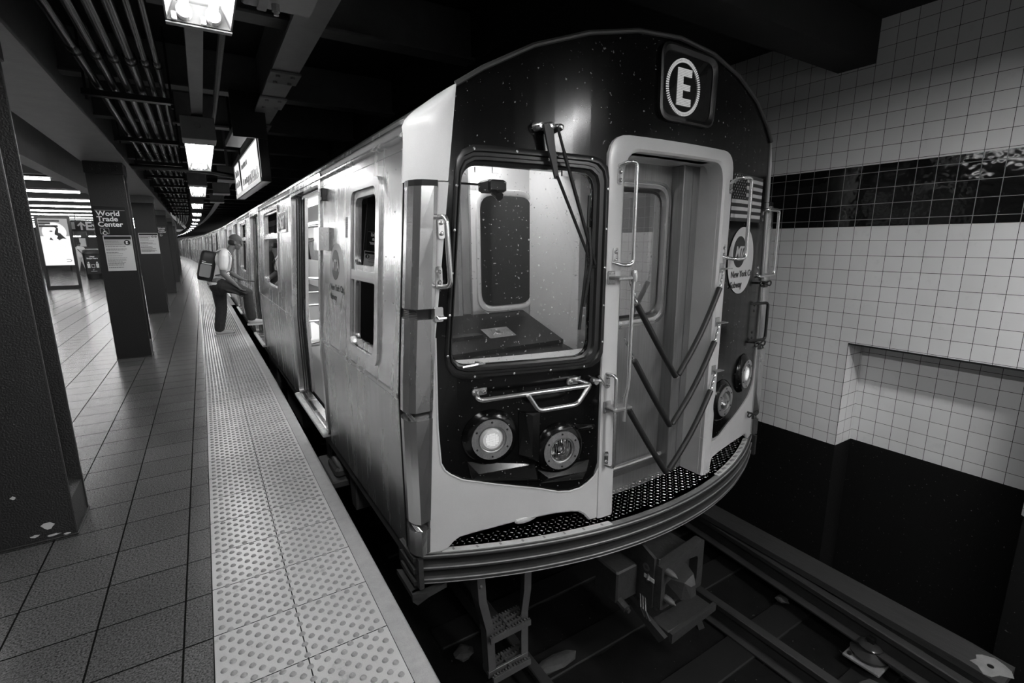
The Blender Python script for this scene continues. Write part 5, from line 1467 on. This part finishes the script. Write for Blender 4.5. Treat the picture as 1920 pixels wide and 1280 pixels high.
# shaped black fairing between the left pair of lamps
b = MB()
b.loft([[ff(1.31, .68, .0), ff(1.31, .44, .0), ff(1.36, .43, -.045), ff(1.345, .67, -.008)], [ff(1.43, .66, .0), ff(1.43, .38, .0), ff(1.395, .40, -.045), ff(1.385, .65, -.008)]])
b.build('lamp_fairing', M['black'], train); b = MB()
b.loft([[ff(1.04, .44, .0), ff(1.06, .33, .0), ff(1.08, .38, -.035)], [ff(1.40, .37, .0), ff(1.42, .26, .0), ff(1.38, .31, -.06)]])
b.build('lamp_fairing', M['black'], train); b = MB()
b.loft([[ff(1.42, .33, .0), ff(1.43, .25, .0), ff(1.46, .29, -.035)], [ff(1.74, .33, .0), ff(1.70, .22, .0), ff(1.70, .28, -.03)]])
b.build('lamp_fairing', M['black'], train); b = MB()
b.loft([[ff(1.63, .56, .0), ff(1.64, .52, .0), ff(1.65, .54, -.02)], [ff(1.77, .54, .0), ff(1.77, .51, .0), ff(1.77, .525, -.008)]])
b.build('lamp_fairing', M['black'], train)

# safety chains across the end door
def links(b, p, q, n):
    p, q = Vector(p), Vector(q); d = (q - p) / n
    for k in range(n):
        c = p + d * (k + .5); t = d.normalized(); s_ = t.cross(Vector((0, 1, 0)) if k % 2 else Vector((1, 0, .2))).normalized(); L_ = d.length * .62; w2 = L_ * .48
        b.tube([c + t * L_ * math.cos(a) + s_ * w2 * math.sin(a) for a in [2 * PI * i / 10 for i in range(10)]], .003, 5, closed=True)
CH = [((1.958, 1.36), (2.030, 1.205), (2.405, .725), (2.775, 1.255), (2.800, 1.375)), ((1.945, 1.02), (2.030, .880), (2.378, .410), (2.765, .905), (2.800, 1.025)), ((1.950, .68), (2.005, .585), (2.368, .095), (2.765, .575), (2.800, .700))]
for (a, c, m_, e, g2) in CH:
    yy = 1.935
    def arc_(p, q, sag):
        out = []
        for t in lin(0, 1, 9): out.append((p[0] + (q[0] - p[0]) * t, yy - .01 * math.sin(PI * t), p[1] + (q[1] - p[1]) * t - sag * math.sin(PI * t)))
        return out
    b = MB(); links(b, (a[0], yy, a[1]), (c[0], yy, c[1]), 7); links(b, (e[0], yy, e[1]), (g2[0], yy, g2[1]), 6); links(b, (m_[0] - .02, yy, m_[1]), (m_[0] + .025, yy, m_[1] - .002), 2)
    sc = b.build('safety_chain', M['chrome'], train)
    b = MB(); b.tube(arc_(c, (m_[0] - .008, m_[1] + .006), .018), .018, 10); b.build('chain_sleeve', M['chainsleeve'], sc, smooth=True)
    b = MB(); b.tube(arc_((m_[0] + .02, m_[1] + .012), e, .018), .018, 10); b.build('chain_sleeve', M['chainsleeve'], sc, smooth=True)
    b = MB(); b.bbox(2.785, 2.83, FY(2.8) - .022, FY(2.8) - .012, g2[1] - .025, g2[1] + .035, .002); b.bbox(2.795, 2.875, FY(2.8) - .055, FY(2.8) - .018, g2[1] - .004, g2[1] + .004, .002); b.build('chain_bracket', M['steel_dirty'], sc)
b = MB(); b.tube([(1.935, 1.875, 1.385), (1.928, 1.875, 1.30), (1.928, 1.875, .76), (1.905, 1.872, .69), (1.905, 1.872, .56)], .0115, 10)
b.rev(((.02, -.03), (.024, 0), (.02, .03)), (1.932, 1.875, 1.37), (0, 0, 1), 12)
rod = b.build('chain_rod', M['chrome'], train, smooth=True)
b = MB()
for zz in (1.365, .64):
    b.bbox(1.812, 1.865, FY(1.84) - .022, FY(1.84) - .012, zz - .04, zz + .03, .003); b.bbox(1.815, 1.955, 1.862, FY(1.84) - .015, zz - .014, zz + .004, .004)
    for xx, z2 in ((1.823, zz + .018), (1.853, zz + .018), (1.823, zz - .03)): b.rev(((.005, 0), (.001, .003)), (xx, FY(1.84) - .022, z2), (0, -1, 0), 6)
b.build('rod_bracket', M['steel_dirty'], rod)

# step ladder under the bumper
b = MB()
for s_, P_ in ((0, [(1.10, 2.22, -.24), (1.115, 2.22, -.47), (1.175, 2.24, -.70), (1.19, 2.24, -1.04)]), (1, [(1.465, 2.22, -.24), (1.465, 2.22, -.52), (1.462, 2.24, -.70), (1.462, 2.24, -1.03)])):
    w2 = [.05, .045, .035, .035]
    b.loft([[(p[0] - (0 if s_ else .0), p[1] - q, p[2]), (p[0] + .012, p[1] - q, p[2]), (p[0] + .012, p[1] + q, p[2]), (p[0], p[1] + q, p[2])] for p, q in zip(P_, w2)])
    w3 = .05 * (-1 if s_ else 1)
    b.loft([[(min(p[0], p[0] + w3) + (.012 if s_ else 0), p[1] - q - .004, p[2]), (max(p[0], p[0] + w3) + (.012 if s_ else 0), p[1] - q - .004, p[2]), (max(p[0], p[0] + w3) + (.012 if s_ else 0), p[1] - q + .004, p[2]), (min(p[0], p[0] + w3) + (.012 if s_ else 0), p[1] - q + .004, p[2])] for p, q in zip(P_, w2)])
    b.rev(((.014, 0), (.001, .012)), (P_[0][0] + w3 / 2, 2.165, -.36), (0, -1, 0), 6)
b.bbox(1.185, 1.47, 2.20, 2.215, -1.045, -1.0, .002)
la = b.build('ladder', M['ladder'], train)
for z, x0 in ((-.725, 1.18), (-1.01, 1.195)):
    b = MB()
    for yy in (2.165, 2.205, 2.245, 2.285):
        b.box(x0, 1.465, yy, yy + .008, z - .03, z)
        for k in range(13): b.box(x0 + .012 + k * (1.45 - x0) / 13, x0 + .022 + k * (1.45 - x0) / 13, yy - .004, yy + .012, z, z + .008)
    b.box(x0, 1.465, 2.155, 2.162, z - .04, z - .002); b.box((x0 + 1.46) / 2 - .008, (x0 + 1.46) / 2 + .008, 2.16, 2.29, z - .02, z + .006)
    b.build('step', M['ladder'], la)

# coupler
fc = lambda u, v, d: (u, 1.75 + d, v)
b = MB()
on = resample_n(rpoly([(2.13, -.675), (2.525, -.66), (2.525, -.325), (2.13, -.375)], .012, 2), 60)
inn_ = resample_n(rpoly([(2.165, -.64), (2.40, -.64), (2.47, -.60), (2.47, -.42), (2.36, -.41), (2.30, -.47), (2.165, -.50)], .02, 2), 60)
b.frame(on, inn_, fc, -.02, .04)
cp_ = b.build('coupler', M['coupler'], train)
b = MB(); b.box(2.15, 2.50, 1.79, 2.10, -.65, -.40); b.bbox(2.135, 2.15, 1.76, 2.12, -.70, -.34, .003); b.prism([(1.78, -.34), (1.88, -.30), (1.93, -.34), (2.10, -.42), (2.10, -.68), (1.78, -.68)], lambda u, v, d: (2.115 + d, u, v), 0, .02)
b.bbox(2.20, 2.42, 2.0, 3.2, -.62, -.44, .02)
b.build('coupler_body', M['coupler'], cp_)
b = MB(); b.loft([[(2.22, 1.80, -.64), (2.42, 1.80, -.64), (2.42, 1.80, -.47), (2.22, 1.80, -.52)], [(2.26, 1.68, -.62), (2.38, 1.68, -.62), (2.38, 1.69, -.49), (2.28, 1.68, -.51)], [(2.30, 1.64, -.60), (2.35, 1.64, -.60), (2.35, 1.65, -.53), (2.31, 1.65, -.53)]])
b.build('coupler_hook', M['coupler'], cp_)
for zz in (-.415, -.60):
    b = MB(); b.rev(((.020, 0), (.022, .03), (.016, .06), (.001, .085)), (2.175, 1.735, zz), (0, -1, 0), 16); b.build('guide_pin', M['ladder'], cp_, smooth=True)
b = MB(); b.rev(((.026, -.01), (.026, .012), (.014, .012), (.014, -.01)), (2.125, 1.84, -.43), (-1, 0, 0), 16); b.cyl((2.12, 1.82, -.47), (2.09, 1.80, -.49), .010, 8); b.build('air_port', M['ladder'], cp_)
MB().box(2.110, 2.114, 1.77, 1.85, -.50, -.475).build('label_plate', M['decal'], cp_)
b = MB()
b.bbox(2.14, 2.56, 1.66, 1.80, -.84, -.775, .008); b.prism([(2.14, -.84), (2.56, -.80), (2.565, -.755), (2.14, -.775)], lambda u, v, d: (u, 1.66 + d, v), -.025, .0)
b.prism([(1.66, -.80), (1.70, -.86), (2.05, -.72), (2.05, -.68)], lambda u, v, d: (2.10 + d, u, v), 0, .03)
b.build('electric_head', M['coupler'], cp_)
b = MB(); b.prism([(2.42, -.80), (2.47, -.80), (2.56, -.98), (2.50, -.97)], lambda u, v, d: (u, 1.70 + d, v), 0, .06); b.bbox(1.93, 2.11, 1.90, 2.10, -.66, -.44, .01); b.cyl((1.96, 1.92, -.64), (1.96, 1.84, -.66), .026, 10); b.cyl((1.96, 1.84, -.66), (1.96, 1.82, -.66), .014, 8)
b.build('coupler_arm', M['coupler'], cp_)
b = MB()
for q in range(3): b.tube([(2.12, 1.84 + q * .02, -.64), (2.085, 1.80 + q * .02, -.70), (2.10, 1.78 + q * .02, -.76), (2.13, 1.78 + q * .02, -.78)], .006, 6)
b.build('lock_bracket', M['ladder'], cp_)

# ---- driver's cab seen through the windshield
b = MB(); b.box(1.425, 1.90, 2.75, 2.78, .4, 1.12); b.box(1.425, 1.90, 2.75, 2.78, 1.86, 2.30); b.box(1.425, 1.515, 2.75, 2.78, 1.1, 1.9)
b.box(1.86, 1.90, 2.02, 2.78, .2, 2.40); b.box(.86, 1.9, 3.33, 3.36, 0, 2.02)
cwl = b.build('cab_wall', M['cabwall'], train)
wo, wi = resample_n(rr(1.50, 1.935, 1.105, 1.875, .11)), resample_n(rr(1.535, 1.92, 1.145, 1.835, .09))
b = MB(); b.loft([[(a * (1 - t) + c * t, 2.75 + d, e * (1 - t) + g3 * t) for (a, e), (c, g3) in zip(wo, wi)] for t, d in ((0, .0), (.1, -.012), (.5, -.012), (1, .0))], caps=False); b.xf(Matrix.Translation((-.045, 0, 0))).build('cab_window_rim', M['cabwall'], cwl, smooth=True)
MB().prism([(a - .045, c) for a, c in wi], lambda u, v, d: (u, 2.745 + d, v), 0, .008).build('cab_window', M['darkglass'], cwl)
b = MB(); b.loft([[(x, y_, z) for y_, z in ((FY(x) + .05, .80), (FY(x) + .08, .90), (2.30, .945), (2.70, 1.03), (2.74, 1.03), (2.74, .3), (FY(x) + .05, .3))] for x in (.93, 1.2, 1.45, 1.80)])
b.loft([[(.93, 2.3, .92), (1.80, 2.3, .92), (1.80, 2.3, .97), (.93, 2.3, .97)], [(.93, 2.74, 1.02), (1.80, 2.74, 1.02), (1.80, 2.74, 1.10), (.93, 2.74, 1.10)]])
cs = b.build('cab_console', M['cabdark'], train)
b = MB(); b.prism([(1.36, .0), (1.54, .0), (1.54, .12), (1.36, .12)], lambda u, v, d: (u, 2.42 + v * .95, 1.0015 + v * .30 + d), 0, .004); b.rev(((.025, 0), (.02, .006), (.01, .006)), (1.45, 2.475, 1.022), (0, -.3, 1), 14)
b.build('console_panel', M['steel_dirty'], cs)
b = MB(); b.box(1.12, 1.32, 2.43, 2.53, .998, 1.03); b.build('console_vent', M['rubber'], cs)
b = MB(); b.tube([(1.02, 2.10, .95), (1.08, 2.06, .965), (1.14, 2.10, .95), (1.10, 2.13, .962)], .007, 5); b.build('loose_cable', M['chrome'], cs)
MB().loft([[(x, FY(x) + .04, .91), (x, FY(x) + .04, .945), (x, FY(x) + .12, .955), (x, FY(x) + .12, .91)] for x in lin(.97, 1.80, 9)]).build('window_ledge', M['cabwall'], cs)
b = MB(); b.box(.95, 1.30, 2.78, 2.80, .9, 2.2)
b = MB(); b.bbox(1.19, 1.23, 2.9, 2.94, .8, 2.2, .004); b.bbox(1.36, 1.42, 2.76, 2.82, .4, 2.3, .004); b.build('cab_post', M['chrome'], train)
b = MB(); b.box(1.0, 1.84, 2.2, 2.42, 1.95, 1.98); b.bbox(1.25, 1.36, 2.22, 2.34, 1.80, 1.86, .01); b.cyl((1.30, 2.25, 1.80), (1.30, 2.2, 1.775), .022, 10); b.box(1.0, 1.40, 2.5, 2.52, 1.86, 1.87); b.build('sun_visor', M['cabdark'], train)
b = MB(); b.box(1.30, 1.50, 2.50, 2.70, 2.12, 2.14); b.build('cab_lamp', M['cablamp'], train)
# ---- passenger saloon
b = MB(); b.box(.88, 3.66, 3.36, 20.3, -.03, .0); b.build('saloon_floor', M['interior_floor'], train)
b = MB(); b.box(1.03, 3.50, 3.36, 20.3, 2.15, 2.18); b.box(3.60, 3.64, 3.36, 20.3, .0, .95); b.box(3.60, 3.64, 3.36, 20.3, 1.75, 2.15)
for y in range(4, 20, 2): b.box(3.60, 3.64, y - .5, y + .2, .95, 1.75)
b.box(2.62, 3.64, 2.28, 2.30, 0, 2.1); b.box(3.3, 3.34, 2.3, 3.36, 0, 2.1); b.box(1.92, 3.34, 3.02, 3.05, 0, 2.1); b.build('saloon_lining', M['interior'], train)
b = MB(); b.prism([(2.52, 1.45), (2.68, 1.45), (2.68, 1.95), (2.52, 1.95)], lambda u, v, d: (u, 3.015 + d, v), -.004, 0); b.box(2.72, 2.735, 3.0, 3.02, .2, 2.05); b.box(2.80, 2.85, 3.0, 3.015, 1.38, 1.60)
b.build('vestibule_notice', M['greyprint'], train)
MB().box(2.2, 2.6, 2.55, 2.75, 2.08, 2.10).build('added_vestibule_lamp', M['cabinlamp'], train)  # unseen lamp added to brighten the interior behind the end door window
for x in (1.45, 2.95):
    MB().box(x, x + .14, 3.6, 20, 2.12, 2.14).build('saloon_light', M['cabinlamp'], train)
for a, c in ((3.5, 4.0), (5.9, 8.2), (10.2, 12.5), (14.5, 16.8)):
    b = MB(); b.bbox(3.15, 3.6, a, c, .38, .46, .02); b.bbox(3.5, 3.6, a, c, .46, .9, .02)
    if a > 5: b.bbox(.90, 1.30, a, c, .38, .46, .02); b.bbox(.90, 1.0, a, c, .46, .9, .02)
    b.build('seat_bench', M['interior'], train)
for y in (5.75, 8.25, 10.05, 12.6):
    b = MB()
    b.tube([(.95, y, .45), (1.25, y, .50), (1.38, y, .62), (1.38, y, 1.02), (1.28, y, 1.15), (.95, y, 1.18)], .015, 8)
    for zz in (.7, .88, 1.02): b.tube([(.95, y, zz), (1.38, y, zz)], .012, 6)
    b.tube([(1.38, y, .9), (1.42, y, 1.3), (1.36, y, 2.12)], .015, 8); b.tube([(1.36, y, 1.75), (1.36, y + 2.0, 1.78)], .013, 8)
    b.tube([(.95, y, 1.55), (1.2, y, 1.62), (1.39, y, 1.75)], .013, 8)
    b.build('grab_rail', M['chrome'], train, smooth=True)
for y in (4.8, 9.1, 13.5):
    MB().cyl((2.25, y, 0), (2.25, y, 2.15), .017, 10).build('stanchion', M['chrome'], train, smooth=True)

# ---- the cars behind
def frame_at(y):
    x = -.0106 * (y - 2) - .000656 * max(0, y - 19.2) ** 2
    dx = -.0106 - 2 * .000656 * max(0, y - 19.2)
    return x, math.atan(-dx)
def settle(root, off):
    """move the meshes of a thing so that its origin sits at its own base"""
    T = Matrix.Translation(-Vector(off)); done = set()
    def walk(o):
        for ch in [q for q in bpy.data.objects if q.parent == o]:
            if ch.type == 'MESH' and ch.data.name not in done:
                ch.data.transform(T); done.add(ch.data.name)
            walk(ch)
    walk(root)
settle(train, (CX, 2.0, 0)); train.location = (CX, 2.0, 0); train.rotation_euler = (0, 0, .0106)
car2 = empty('subway_car'); tag(car2, 'second subway car, coupled behind the nearest one', 'train', 'subway cars behind the first')
shell(car2, 0, 18.4, [(2.2, 3.5), (6.5, 7.8), (10.8, 12.1), (15.1, 16.4)], [(.6, 1.7, 1.0, 1.9), (4.3, 5.7, 1.0, 1.95), (8.6, 10.0, 1.0, 1.95), (12.9, 14.3, 1.0, 1.95), (17.0, 17.9, 1.0, 1.9)], False, False)
b = MB()
for y in (0, 18.37): b.prism([(CX + u * .97, z) for u, z in ROOF] + [(3.72, .8), (3.74, -.05), (.80, -.05), (.82, .8)], lambda u, v, d: (u, y + d, v), 0, .03)
b.build('end_wall', M['mask'], car2)
b = MB()
for y in (0, 18.3): b.bbox(.755, .85, y, y + .1, -.05, 2.05, .02)
b.build('corner_post', M['mask'], car2)
settle(car2, (CX, 0, 0))
lbs = ['third subway car back, where the train starts to bend', 'fourth subway car back along the bend', 'farthest subway car, last seen before the train curves away']
cars = [car2] + [dup_tree(car2) for _ in lbs]
for i, c in enumerate(cars):
    y0 = 20.9 + i * 18.9; x0, a0 = frame_at(y0); x1, a1 = frame_at(y0 + 18.4)
    c.location = (CX + x0, y0, 0); c.rotation_euler = (0, 0, math.atan2(-(x1 - x0), 18.4))
    if i: c['label'] = lbs[i - 1]
